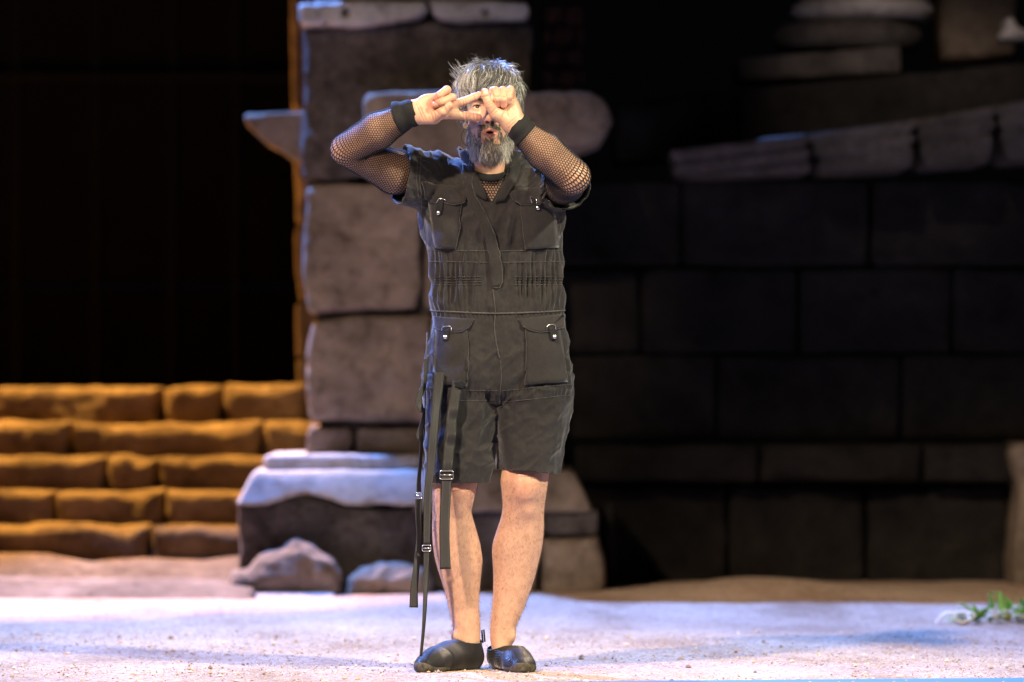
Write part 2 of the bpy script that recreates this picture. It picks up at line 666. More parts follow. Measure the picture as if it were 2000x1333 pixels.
def grit():
    n = 22000
    x = RNG.uniform(-2.1, 2.1, n)
    y = -0.75 + 3.0 * RNG.random(n) ** 1.7
    s = RNG.uniform(0.0012, 0.0042, n) * (1 + (RNG.random(n) > 0.97) * 1.6)
    base = np.array([[1, 0, 0], [0, 1, 0], [-1, 0, 0], [0, -1, 0], [0, 0, 0.7], [0, 0, -0.5]], float)
    tri = np.array([[0, 1, 4], [1, 2, 4], [2, 3, 4], [3, 0, 4], [1, 0, 5], [2, 1, 5], [3, 2, 5], [0, 3, 5]])
    an = RNG.uniform(0, 6.28, n)
    st = RNG.uniform(0.5, 1.0, n)
    z0 = -0.007 + 0.006 * np.exp(-((x + 0.1) ** 2 + y ** 2) / 0.35) + RNG.uniform(-0.003, 0.002, n)
    V = np.empty((n, 6, 3))
    for k in range(6):
        bx, by, bz = base[k]
        bx = bx * (1 + 0.6 * (1 - st))
        by = by * st
        V[:, k, 0] = x + s * (bx * np.cos(an) - by * np.sin(an))
        V[:, k, 1] = y + s * (bx * np.sin(an) + by * np.cos(an))
        V[:, k, 2] = z0 + s * bz + s * 0.4
    F = (tri[None] + (np.arange(n) * 6)[:, None, None]).reshape(-1, 3)
    pal = np.array([(0.55, 0.47, 0.42), (0.40, 0.29, 0.21), (0.62, 0.55, 0.50), (0.22, 0.14, 0.09), (0.50, 0.36, 0.25)])
    c = pal[RNG.choice(5, n, p=[0.28, 0.22, 0.22, 0.12, 0.16])]
    o = mk('grit', V.reshape(-1, 3), F, 'grain', None, np.repeat(c, 6, 0), smooth=False)
    tag(o, 'loose grit and chips scattered over the sandy stage floor', 'grit', kind='stuff')


grit()
# blue edging at the very front of the floor
e0, e1 = np.array([-3.0, -0.90, 0.0]), np.array([3.0, -0.21, 0.0])
V, F = [], []
for t_ in np.linspace(0, 1, 30):
    p = e0 + (e1 - e0) * t_
    zt = -0.003 + 0.004 * t_
    for dy, dz in ((0, -0.02), (0, zt), (-0.25, zt - 0.012), (-0.25, -0.03)):
        V.append((p[0], p[1] + dy, dz + 0.004))
for i in range(29):
    for k in range(4):
        a = i * 4
        F.append((a + k, a + (k + 1) % 4, a + 4 + (k + 1) % 4, a + 4 + k))
F += [(3, 2, 1, 0), (116, 117, 118, 119)]
tag(mk('floor_edging', V, F, 'blue', smooth=False), 'thin bright blue strip along the front edge of the stage floor', 'edging strip')

# ================================================================== STAIRCASE
stairs = empty('stone_staircase', P(290, 1120, 5.2) * [1, 1, 0])
tag(stairs, 'flight of worn ochre stone steps glowing in orange light beside the pillar', 'staircase')
rows = [  # top row pixel, bottom row pixel, joints
    (1028, 1120, [-180, 292, 520, 800]),
    (957, 1060, [-260, 107, 317, 560, 800]),
    (889, 985, [-200, 204, 307, 560, 800]),
    (824, 920, [-240, 139, 512, 820]),
    (752, 855, [-220, 317, 434, 600, 820]),
]
rr = random.Random(3)
for i, (top, bot, js) in enumerate(rows):
    y0 = 5.25 + 0.30 * i
    for a, b in zip(js[:-1], js[1:]):
        tt = top + rr.uniform(-3, 4)
        n = max(3, int((b - a) / 60))
        pts = [(a + 2 + (b - a - 4) * k / n, tt + rr.uniform(-3, 4)) for k in range(n + 1)] + [(b - 2, bot), (a + 2, bot)]
        stone('step_block', pts, y0, 0.5, 'step', stairs, rnd=0.052, amp=0.015, freq=5.5, vox=0.0135)
stone('step_slab', [(-200, 1092), (60, 1092), (110, 1100), (150, 1108), (260, 1104), (380, 1108), (440, 1098), (470, 1098), (620, 1104), (620, 1170), (-200, 1170)],
      4.55, 0.9, 'step', stairs, rnd=0.03, amp=0.012, freq=4, vox=0.0135, floor=-0.05, lean=3.2)
slab = stone('paving_slab', [(-160, 1140), (160, 1148), (200, 1146), (300, 1143), (470, 1150), (488, 1158), (492, 1190), (-160, 1190)],
             3.95, 0.7, 'stone', None, rnd=0.02, amp=0.012, freq=5, vox=0.0135, floor=-0.04, lean=4.0)
tag(slab, 'low pale worn paving slab lying on the ground before the ochre steps', 'paving slab')

# dark backdrop beyond the steps: panels between thin battens
back = empty('black_backdrop', P(200, 744, 10.0) * [1, 1, 0] + [0, 0, 0.3])
tag(back, 'tall black panelled backdrop beyond the top of the steps', 'backdrop')
bx = [-420, 30, 185, 335, 460, 760]
bz = [(-260, 150), (150, 560), (560, 980)]
for i in range(5):
    for (za, zb) in bz:
        a, b = P(bx[i], za, 10.0), P(bx[i + 1], zb, 10.0)
        q = 0.012
        V = [(a[0] + q, 10.0, b[2] + q), (b[0] - q, 10.0, b[2] + q), (b[0] - q, 10.0, a[2] - q), (a[0] + q, 10.0, a[2] - q)]
        V += [(x, 10.05, z) for x, _, z in V]
        mk('panel', V, [(0, 1, 2, 3), (7, 6, 5, 4), (0, 4, 5, 1), (1, 5, 6, 2), (2, 6, 7, 3), (3, 7, 4, 0)], 'black_wall', back, smooth=False)


def boxm(lo, hi):
    x0, y0, z0 = lo
    x1, y1, z1 = hi
    V = [(x0, y0, z0), (x1, y0, z0), (x1, y0, z1), (x0, y0, z1), (x0, y1, z0), (x1, y1, z0), (x1, y1, z1), (x0, y1, z1)]
    return V, [(0, 1, 2, 3), (7, 6, 5, 4), (0, 4, 5, 1), (1, 5, 6, 2), (2, 6, 7, 3), (3, 7, 4, 0)]


for x in bx[1:5]:
    p0, p1 = P(x - 5, 980, 9.95), P(x + 5, -260, 9.95)
    mk('batten', *boxm((p0[0], 9.96, p0[2]), (p1[0], 9.99, p1[2])), 'frame', back, smooth=False)
p0, p1 = P(-420, 157, 9.9), P(760, 145, 9.9)
mk('rail', *boxm((p0[0], 9.90, p0[2]), (p1[0], 9.94, p1[2])), 'frame', back, smooth=False)

# ================================================================== DOOR JAMB behind the pillar
jamb = empty('stone_door_jamb', P(640, 760, 6.6) * [1, 1, 0])
tag(jamb, 'narrow stack of orange lit jamb stones showing behind the pillar edge', 'door jamb')
for poly in ([(566, -40), (640, -40), (640, 216), (568, 216)], [(570, 218), (640, 218), (640, 436), (578, 436), (572, 330)],
             [(580, 440), (640, 440), (640, 588), (584, 588), (575, 520), (574, 460)], [(577, 592), (645, 592), (645, 700), (577, 700)],
             [(579, 703), (645, 703), (645, 860), (579, 860)]):
    stone('jamb_block', poly, 6.75, 0.5, 'step', jamb, rnd=0.02, amp=0.008, freq=6, vox=0.014)

# ================================================================== PILLAR
pil = empty('stone_pillar', P(820, 885, 5.2) * [1, 1, 0])
tag(pil, 'broken ancient pillar of stacked granite and marble blocks behind the performer', 'pillar')
Y1 = 4.85
stone('cap_block', [(580, 6), (600, 3), (700, 2), (835, 0), (836, 22), (820, 34), (770, 44), (700, 50), (600, 52), (582, 50)], Y1 - 0.10, 0.75, 'marble', pil, rnd=0.02, amp=0.008, vox=0.012,
      extra=lambda d, X, Y, Z: np.maximum(np.maximum(d, -sd_ell(X, Y, Z, P(674, 24, Y1 - 0.1), (0.017, 0.08, 0.022))), -sd_ell(X, Y, Z, P(636, 45, Y1 - 0.1), (0.018, 0.06, 0.012))))
stone('cap_block', [(838, 0), (900, 0), (1030, 3), (1035, 22), (1026, 38), (960, 40), (900, 46), (858, 40), (842, 24)], Y1 - 0.09, 0.75, 'marble', pil, rnd=0.02, amp=0.008, vox=0.012,
      extra=lambda d, X, Y, Z: np.maximum(d, -sd_ell(X, Y, Z, P(948, 24, Y1 - 0.1), (0.015, 0.08, 0.020))))
stone('upper_marble', rect(610, -420, 1010, 0), Y1 - 0.03, 0.7, 'marble', pil, rnd=0.02, amp=0.006)
stone('granite_block', [(586, 50), (838, 40), (1038, 42), (1040, 200), (1036, 350), (840, 352), (700, 351), (590, 353), (592, 200)], Y1, 0.9, 'dark', pil, rnd=0.018, amp=0.022, vox=0.013)
stone('inner_core', rect(620, -420, 1030, 880), Y1 + 0.09, 1.75, 'dark', pil, rnd=0.02, amp=0.01, vox=0.02)  # backs the joints; extra unseen depth and height added to block stray lamp light
stone('bracket_block', [(708, 196), (716, 182), (760, 179), (1000, 178), (1158, 176), (1182, 190), (1198, 236), (1176, 272), (1110, 296), (900, 302), (722, 304), (706, 262)],
      Y1 - 0.42, 0.8, 'stone', pil, rnd=0.014, amp=0.014, vox=0.014)
stone('granite_block', [(592, 366), (616, 352), (700, 352), (800, 356), (822, 380), (824, 560), (812, 602), (700, 612), (600, 610), (590, 560)], Y1 - 0.03, 0.95, 'stone', pil, rnd=0.018, amp=0.018, vox=0.014)
stone('granite_block', [(829, 352), (1060, 352), (1060, 608), (834, 610), (822, 590), (828, 480)], Y1 + 0.02, 0.9, 'stone', pil, rnd=0.018, amp=0.016)
stone('granite_block', [(612, 624), (700, 618), (840, 616), (846, 700), (840, 826), (720, 830), (606, 824), (594, 780), (596, 690)], Y1 - 0.02, 0.95, 'stone', pil, rnd=0.022, amp=0.018, vox=0.014)
stone('granite_block', [(850, 616), (1060, 616), (1060, 828), (848, 828)], Y1, 0.9, 'stone', pil, rnd=0.018, amp=0.016)
stone('granite_block', [(598, 834), (690, 834), (692, 892), (598, 892)], Y1 + 0.02, 0.9, 'stone', pil, rnd=0.014, amp=0.012)
stone('granite_block', [(696, 836), (1060, 836), (1060, 892), (694, 892)], Y1 - 0.01, 0.9, 'stone', pil, rnd=0.014, amp=0.012)

shelf = stone('cornice_fragment', [(474, 224), (482, 219), (600, 217), (610, 330), (588, 316), (562, 306), (540, 290), (512, 276), (490, 254), (476, 240)],
              Y1 + 0.55, 0.55, 'stone', None, rnd=0.012, amp=0.005, vox=0.010)
tag(shelf, 'tapered marble cornice fragment jutting left from behind the pillar', 'cornice')

# plinth: marble torus moulding over a rough dark core
plinth = empty('pillar_plinth', P(820, 1160, 4.6) * [1, 1, 0])
tag(plinth, 'marble topped plinth with rough dark stone core under the pillar', 'plinth')


def moulding(name, x0, x1, ytop, ybot, yf, prof, mat, parent, amp=0.006, vox=0.012, bite=None):
    """block whose front and both ends follow a profile: prof(t) = how far it stands out at height fraction t"""
    a, b = P(x0, ybot, yf), P(x1, ytop, yf)
    mx = max(prof(np.linspace(0, 1, 50)))
    g = Grid((a[0] - mx - 0.05, yf - mx - 0.05, a[2] - 0.04), (b[0] + mx + 0.05, yf + 0.9, b[2] + 0.04), vox)
    X, Y, Z = g.ax[0][:, None, None], g.ax[1][None, :, None], g.ax[2][None, None, :]
    t = np.clip((Z - a[2]) / (b[2] - a[2]), 0, 1)
    o = prof(t)
    r = 0.012
    dx = np.abs(X - (a[0] + b[0]) / 2) - ((b[0] - a[0]) / 2 + o) + r
    dy = np.maximum(yf - o - Y, Y - yf - 0.8) + r
    dz = np.abs(Z - (a[2] + b[2]) / 2) - (b[2] - a[2]) / 2 + r
    m = np.maximum(np.maximum(dx, dy), dz)
    d = np.minimum(m, 0) + np.sqrt(np.maximum(dx, 0) ** 2 + np.maximum(dy, 0) ** 2 + np.maximum(dz, 0) ** 2) - r
    SEED[0] += 1
    d = d * 0.8 + 2 * amp * (fbm(X * 6, Y * 6, Z * 6, SEED[0]) - 0.5)
    if bite:
        d = bite(d, X, Y, Z)
    g.F[:] = d
    return mk(name, *g.mesh(), mat, parent)


moulding('top_fillet', 528, 690, 888, 922, Y1 - 0.22, lambda t: 0.018 + 0.012 * np.sin(t * 3.14), 'marble', plinth, 0.005, 0.010)
moulding('top_fillet', 698, 812, 889, 922, Y1 - 0.21, lambda t: 0.012 + 0.012 * np.sin(t * 3.14), 'marble', plinth, 0.005, 0.010)
moulding('top_fillet', 830, 1085, 889, 922, Y1 - 0.20, lambda t: 0.012 + 0.012 * np.sin(t * 3.14), 'marble', plinth, 0.005, 0.012)


def bite_left(d, X, Y, Z):
    # marble shell broken away along the lower edge
    zz = P(0, 985, Y1 - 0.3)[2] + 0.05 * np.clip(1 - np.abs((X - P(600, 0, Y1 - 0.3)[0]) / 0.15), 0, 1) + 0.012 * (vnoise(X * 14, Y * 0, Z * 0, 4.0) - 0.5)
    return np.maximum(d, zz - Z)


moulding('sloping_moulding', 505, 626, 918, 1004, Y1 - 0.27, lambda t: 0.085 * (1 - t) ** 0.75 + 0.012, 'marble', plinth, 0.006, 0.010, bite_left)
moulding('sloping_moulding', 632, 842, 918, 1000, Y1 - 0.268, lambda t: 0.08 * (1 - t) ** 0.75 + 0.012, 'marble', plinth, 0.006, 0.010, bite_left)
moulding('sloping_moulding', 850, 1110, 918, 1000, Y1 - 0.265, lambda t: 0.08 * (1 - t) ** 0.75 + 0.012, 'stone', plinth, 0.008, 0.012)
stone('rubble_core', [(464, 990), (500, 984), (580, 972), (640, 975), (700, 988), (830, 990), (832, 1170), (466, 1170)], Y1 - 0.32, 1.0, 'dark', plinth, rnd=0.03, amp=0.022, freq=6, vox=0.014, floor=-0.03)
stone('rubble_core', [(824, 990), (1000, 992), (1050, 994), (1052, 1170), (824, 1170)], Y1 - 0.30, 1.0, 'dark', plinth, rnd=0.03, amp=0.02, freq=6, vox=0.016, floor=-0.03)
stone('corner_block', [(1062, 994), (1150, 990), (1168, 1000), (1170, 1048), (1062, 1050)], Y1 - 0.33, 0.9, 'dark', plinth, rnd=0.03, amp=0.016, floor=-0.03)
stone('corner_block', [(1060, 1056), (1100, 1058), (1166, 1052), (1180, 1100), (1186, 1160), (1056, 1172)], Y1 - 0.40, 0.9, 'stone', plinth, rnd=0.03, amp=0.016, floor=-0.03)
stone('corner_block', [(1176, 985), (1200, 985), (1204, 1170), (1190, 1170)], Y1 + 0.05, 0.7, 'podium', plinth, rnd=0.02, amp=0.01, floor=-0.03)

b = stone('boulder', [(436, 1140), (446, 1118), (478, 1108), (496, 1082), (530, 1066), (572, 1050), (610, 1062), (650, 1090), (668, 1120), (668, 1172), (440, 1172)],
          Y1 - 0.62, 0.34, 'stone', None, rnd=0.10, amp=0.03, freq=5, vox=0.013, floor=-0.03, lean=0.25)
tag(b, 'peaked boulder leaning on the left half of the plinth', 'boulder')
b = stone('boulder', [(676, 1130), (700, 1108), (740, 1096), (790, 1100), (836, 1112), (850, 1172), (672, 1172)],
          Y1 - 0.55, 0.3, 'stone', None, rnd=0.07, amp=0.025, freq=6, vox=0.013, floor=-0.03, lean=0.2)
tag(b, 'low rounded boulder at the plinth behind the dangling straps', 'boulder')
b = stone('flat_stone', [(480, 1160), (648, 1160), (650, 1186), (490, 1190)], Y1 - 0.86, 0.30, 'marble', None, rnd=0.012, amp=0.004, vox=0.012, floor=-0.03, lean=5.0)
tag(b, 'flat marble slab set in the ground in front of the peaked boulder', 'stone slab')

# ================================================================== PODIUM (right)
pod = empty('stone_podium_wall', P(1600, 1150, 6.0) * [1, 1, 0])
tag(pod, 'dark podium wall of large stone blocks with carved cornice', 'wall')
Y2 = 5.6
for row, (ya, yb) in enumerate(((352, 520), (524, 690), (694, 862))):
    js = [[1040, 1330, 1700, 2120], [1040, 1250, 1560, 1860, 2120], [1040, 1400, 1760, 2120]][row]
    for a, bb in zip(js[:-1], js[1:]):
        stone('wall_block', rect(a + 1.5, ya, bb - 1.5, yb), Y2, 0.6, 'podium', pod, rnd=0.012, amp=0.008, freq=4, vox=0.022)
for a, bb in ((1120, 1480), (1484, 1800), (1804, 2140)):
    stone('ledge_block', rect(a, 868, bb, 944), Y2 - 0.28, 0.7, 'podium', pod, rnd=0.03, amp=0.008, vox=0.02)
for a, bb in ((1120, 1420), (1424, 1690), (1694, 1972)):
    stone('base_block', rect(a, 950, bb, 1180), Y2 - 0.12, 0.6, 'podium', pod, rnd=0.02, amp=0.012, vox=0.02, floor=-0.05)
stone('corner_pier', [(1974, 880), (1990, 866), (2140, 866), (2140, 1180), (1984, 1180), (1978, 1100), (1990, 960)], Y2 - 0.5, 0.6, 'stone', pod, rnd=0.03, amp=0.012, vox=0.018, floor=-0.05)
# carved cornice, coming forward and climbing to the right
cpoly = [(1310, 292, 1576, 262, 1600, 352, 1312, 356), (1574, 262, 1786, 234, 1796, 346, 1598, 352), (1784, 233, 1944, 206, 1952, 338, 1794, 346), (1942, 205, 2120, 176, 2120, 324, 1950, 337)]
for i, c in enumerate(cpoly):
    poly = [(c[k], c[k + 1]) for k in range(0, 8, 2)]

    def fil(d, X, Y, Z, c=c):
        x0, z0 = P(c[0], c[1], Y2 - 0.5)[0], P(c[0], c[1], Y2 - 0.5)[2]
        x1, z1 = P(c[2], c[3], Y2 - 0.5)[0], P(c[2], c[3], Y2 - 0.5)[2]
        zt = z0 + (z1 - z0) * (X - x0) / (x1 - x0)
        q = (zt - Z)
        gr = 0.02 * np.exp(-((q - 0.05) / 0.008) ** 2) + 0.02 * np.exp(-((q - 0.105) / 0.008) ** 2)
        return d + gr + 0.5 * np.clip(q - 0.03, 0, 0.2) * 0.4
    stone('cornice_block', poly, Y2 - 0.5, 0.7, 'cornice', pod, rnd=0.008, amp=0.006, vox=0.012, extra=fil, skew=0.25, chip=0.4)
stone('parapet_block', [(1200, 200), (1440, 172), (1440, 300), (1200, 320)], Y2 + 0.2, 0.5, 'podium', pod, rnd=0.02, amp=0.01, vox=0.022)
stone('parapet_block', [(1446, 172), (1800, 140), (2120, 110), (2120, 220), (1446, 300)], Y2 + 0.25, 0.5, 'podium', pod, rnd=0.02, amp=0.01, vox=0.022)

# column base standing on the podium
colb = empty('column_base', P(1640, 150, 6.3))
tag(colb, 'round marble column base with square plinth standing on the podium', 'column base')
Y3 = 6.35
stone('base_plinth', [(1440, 112), (1560, 104), (1700, 92), (1760, 88), (1762, 142), (1600, 152), (1444, 158)], Y3 - 0.3, 0.62, 'cornice', colb, rnd=0.015, amp=0.006, vox=0.014)


def lathe(name, cx, prof, yc, mat, parent):
    c = P(cx, 0, yc)
    V, F = [], []
    n = 48
    for (hw, py) in prof:
        r = hw / FPX * (CAM_D + yc)
        z = P(0, py, yc)[2]
        for k in range(n):
            a = 2 * math.pi * k / n
            V.append((c[0] + r * math.cos(a), yc + r * math.sin(a), z))
    for i in range(len(prof) - 1):
        for k in range(n):
            F.append((i * n + k, i * n + (k + 1) % n, (i + 1) * n + (k + 1) % n, (i + 1) * n + k))
    F.append(tuple(range(n))[::-1])
    F.append(tuple((len(prof) - 1) * n + k for k in range(n)))
    return mk(name, V, F, mat, parent)


def torus_prof(hw, ya, yb, bul):
    return [(hw + bul * math.sin(math.pi * t), ya + (yb - ya) * t) for t in np.linspace(0, 1, 9)]


lathe('lower_torus', 1655, torus_prof(135, 98, 52, 12), Y3, 'cornice', colb)
lathe('scotia', 1672, [(128, 51), (122, 48), (122, 44)], Y3, 'cornice', colb)
lathe('upper_torus', 1684, torus_prof(128, 42, 6, 12), Y3, 'marble', colb)
lathe('shaft', 1686, [(122, 4), (118, -20), (116, -120)], Y3, 'marble', colb)

o = stone('pale_block', [(1836, -60), (1990, -60), (1984, 108), (1838, 116)], 6.6, 0.5, 'stone', None, rnd=0.02, amp=0.008, vox=0.018)
tag(o, 'upright stone block standing right of the round column base', 'stone block')
o = stone('cone_stone', [(1948, 80), (1966, 34), (1978, 28), (1990, 50), (2020, 60), (2040, 82)], 5.9, 0.2, 'marble', None, rnd=0.03, amp=0.008, vox=0.012)
tag(o, 'small pointed pinkish stone fragment lying on the podium top', 'stone fragment')
# brickwork remnant behind the pillar
bw = empty('brick_wall_remnant', P(1100, 170, 6.2))
tag(bw, 'dark reddish brick remnant just right of the pillar top', 'brick wall')
for k, (x0, x1, ya, yb) in enumerate([(1060, 1098, 8, 46), (1101, 1140, 8, 46), (1056, 1076, 50, 88), (1079, 1122, 50, 88), (1125, 1142, 50, 88), (1060, 1100, 92, 128), (1103, 1140, 92, 128), (1056, 1082, 132, 166), (1085, 1128, 132, 166), (1131, 1142, 132, 166), (1060, 1100, 170, 206), (1103, 1140, 170, 206)]):
    stone('brick', rect(x0, ya, x1, yb), 6.1, 0.25, 'brick', bw, rnd=0.008, amp=0.004, freq=9, vox=0.014)

# ================================================================== THE PERFORMER
person = empty('person', (P(930, 1300, 0.05)[0], 0.05, 0.0))
tag(person, 'bearded person in black short jumpsuit framing one eye with both hands', 'person')

SKIN = np.array([0.53, 0.31, 0.205])
YC = 0.06           # middle of the body


def loft(rows, p=2.0):
    """rows: (photo row, left px, right px, y centre, half depth) from the top down"""
    r = np.array(rows, float)
    z, cx, rx = [], [], []
    for py, l, rr_, yc, dy in rows:
        a, b = P(l, py, yc), P(rr_, py, yc)
        z.append(a[2]); cx.append((a[0] + b[0]) / 2); rx.append((b[0] - a[0]) / 2)
    z = np.array(z)[::-1]
    cx, rx, yc, dy = [np.array(q)[::-1] for q in (cx, rx, r[:, 3], r[:, 4])]
    # smooth resampling
    zz = np.linspace(z[0], z[-1], 160)

    def sm(q):
        f = np.interp(zz, z, q)
        k = np.array([1, 2, 3, 2, 1.0]); k /= k.sum()
        g = np.convolve(np.pad(f, 2, mode='edge'), k, mode='valid')
        return g
    cx, rx, yc, dy = sm(cx), sm(rx), sm(yc), sm(dy)
    lo = (min(cx - rx), min(yc - dy), z[0])
    hi = (max(cx + rx), max(yc + dy), z[-1])

    def fn(X, Y, Z):
        c, a, yy, b = [np.interp(Z, zz, q) for q in (cx, rx, yc, dy)]
        q = (np.abs((X - c) / a) ** p + np.abs((Y - yy) / b) ** p) ** (1 / p)
        d = (q - 1) * np.minimum(a, b)
        return np.maximum(np.maximum(d, Z - z[-1]), z[0] - Z)
    return fn, lo, hi


# ---------------------------------------------------------------- arms (centre lines)
# arm on the picture's left
AL = [P(838, 338, 0.06), P(770, 336, -0.01), P(676, 293, -0.10), P(738, 256, -0.155), P(806, 219, -0.20)]
AR_L = [0.060, 0.060, 0.043, 0.049, 0.031]
# arm on the picture's right, upper arm pointing at the viewer
AR = [P(1066, 345, 0.06), P(1100, 356, -0.06), P(1119, 345, -0.19), P(1064, 296, -0.205), P(1008, 246, -0.215)]
AR_R = [0.060, 0.058, 0.048, 0.050, 0.031]


def arm_sdf(C, R):
    def fn(X, Y, Z):
        d = None
        for i in range(len(C) - 1):
            e = sd_cone(X, Y, Z, C[i], C[i + 1], R[i], R[i + 1])
            d = e if d is None else smin(d, e, 0.012)
        return d
    return fn


armL, armR = arm_sdf(AL, AR_L), arm_sdf(AR, AR_R)

# ---------------------------------------------------------------- body: trunk, arms, legs
TORSO = [(298, 922, 996, 0.05, 0.06), (306, 908, 1010, 0.055, 0.075), (316, 884, 1032, 0.06, 0.088), (328, 846, 1066, 0.06, 0.10), (338, 824, 1084, 0.06, 0.105), (355, 812, 1096, 0.06, 0.112), (385, 814, 1101, 0.06, 0.120),
         (415, 818, 1104, 0.06, 0.124), (445, 826, 1102, 0.06, 0.124), (480, 835, 1100, 0.06, 0.120), (520, 842, 1098, 0.06, 0.115), (552, 846, 1098, 0.06, 0.112),
         (585, 846, 1100, 0.06, 0.114), (612, 845, 1101, 0.06, 0.118), (650, 842, 1108, 0.062, 0.124), (700, 836, 1114, 0.065, 0.128), (738, 833, 1117, 0.065, 0.126), (762, 840, 1106, 0.065, 0.112), (785, 856, 1090, 0.065, 0.08)]
LEG_L = [(760, 850, 968, 0.06, 0.085), (860, 846, 950, 0.055, 0.078), (920, 844, 938, 0.05, 0.068), (949, 845, 932, 0.045, 0.064), (975, 845, 926, 0.045, 0.062), (1000, 845, 920, 0.05, 0.057), (1030, 844, 929, 0.06, 0.058),
         (1062, 845, 938, 0.072, 0.061), (1095, 850, 943, 0.078, 0.060), (1121, 858, 940, 0.08, 0.054), (1160, 870, 936, 0.08, 0.044), (1192, 878, 936, 0.08, 0.038), (1225, 884, 938, 0.08, 0.038), (1251, 887, 938, 0.08, 0.038), (1275, 892, 934, 0.08, 0.034)]
LEG_R = [(760, 972, 1100, 0.06, 0.085), (860, 984, 1084, 0.05, 0.076), (915, 981, 1073, 0.04, 0.066), (940, 977, 1071, 0.035, 0.067), (965, 980, 1067, 0.035, 0.064), (985, 982, 1064, 0.04, 0.058), (1007, 980, 1062, 0.048, 0.057), (1030, 972, 1063, 0.06, 0.058),
         (1062, 962, 1060, 0.07, 0.061), (1078, 961, 1057, 0.075, 0.061), (1095, 962, 1053, 0.078, 0.059), (1127, 964, 1045, 0.08, 0.053), (1160, 963, 1034, 0.08, 0.046), (1192, 960, 1022, 0.08, 0.040), (1225, 957, 1008, 0.08, 0.040), (1250, 957, 1002, 0.08, 0.039), (1275, 962, 996, 0.07, 0.034)]

g = Grid((-0.60, -0.30, 0.0), (0.35, 0.26, 1.68), 0.0042)
core = [(py, l + (10 if py < 430 else 24), r - (10 if py < 430 else 24), yc, dy - (0.014 if py < 430 else 0.034)) for py, l, r, yc, dy in TORSO]
for fn, lo, hi in (loft(core, 2.3),):
    g.op(fn, lo, hi, 0.0)
for C, R in ((AL, AR_L), (AR, AR_R)):
    for i in range(4):
        g.cone(C[i], C[i + 1], R[i], R[i + 1], 0.012 if i else 0.03)
for L in (LEG_L, LEG_R):
    fn, lo, hi = loft(L, 2.15)
    g.op(fn, lo, hi, 0.0)
# knee caps, shin, ankle bones
g.ell(P(893, 958, -0.002), (0.030, 0.022, 0.036), 0.03)
g.ell(P(1026, 950, -0.018), (0.032, 0.022, 0.040), 0.03)
g.ell(P(1030, 992, 0.0), (0.018, 0.016, 0.022), 0.02)
g.ell(P(896, 992, 0.004), (0.017, 0.016, 0.022), 0.02)
for a in (P(888, 1243, 0.065), P(1000, 1244, 0.065)):
    g.ell(a, (0.009, 0.014, 0.013), 0.02)
BV, BQ = g.mesh()

# ---------------------------------------------------------------- hands
def hand(spec, lo, hi):
    g = Grid(lo, hi, 0.0015)
    for pts, rad, k in spec:
        g.chain([P(*q) for q in pts], rad, k)
    return g


# hand on the left: sideways V sign, palm to the viewer, thumb folded over the curled fingers
gl = Grid(P(770, 250, -0.24) - [0, 0.06, 0.03], P(952, 150, -0.13) + [0, 0.03, 0.02], 0.0015)
wr = (803, 219, -0.20)
for tip, r2 in (((886, 223, -0.200), 0.0150), ((885, 207, -0.200), 0.0150), ((880, 194, -0.198), 0.0145), ((869, 184, -0.196), 0.0135)):
    gl.cone(P(*wr), P(*tip), 0.026, r2, 0.016)
gl.cone(P(790, 226, -0.197), P(*wr), 0.030, 0.030, 0.01)
gl.cone(P(818, 229, -0.205), P(848, 231, -0.215), 0.021, 0.0185, 0.014)          # ball of the thumb
gl.ell(P(838, 196, -0.210), (0.030, 0.014, 0.018), 0.012)                        # heel of the hand
K = 0.0045
gl.chain([P(884, 223, -0.203), P(911, 227, -0.203), P(927, 229, -0.200), P(934, 230, -0.197)], [0.0145, 0.0122, 0.0114, 0.0108], K)
gl.chain([P(883, 206, -0.203), P(907, 198, -0.203), P(926, 190, -0.198), P(936, 185, -0.195)], [0.0142, 0.0118, 0.0108, 0.0094], K)
for sp in ([(877, 194, -0.20), (883, 191, -0.240), (864, 199, -0.250), (848, 206, -0.238)], [(866, 183, -0.20), (873, 176, -0.232), (858, 186, -0.244), (851, 193, -0.236)],
           [(845, 231, -0.218), (865, 218, -0.242), (878, 207, -0.248)]):
    h = Grid(gl.lo, gl.ax[0][-1:].tolist() + gl.ax[1][-1:].tolist() + gl.ax[2][-1:].tolist(), 0.0015)
    rad = [0.0175, 0.0140, 0.0112] if len(sp) == 3 else [0.0125, 0.0122, 0.0108, 0.0094]
    h.chain([P(*q) for q in sp], rad, 0.002)
    n = np.minimum(np.array(gl.F.shape), np.array(h.F.shape))
    S = tuple(slice(0, q) for q in n)
    gl.F[S] = smin(gl.F[S], h.F[S], 0.0012)
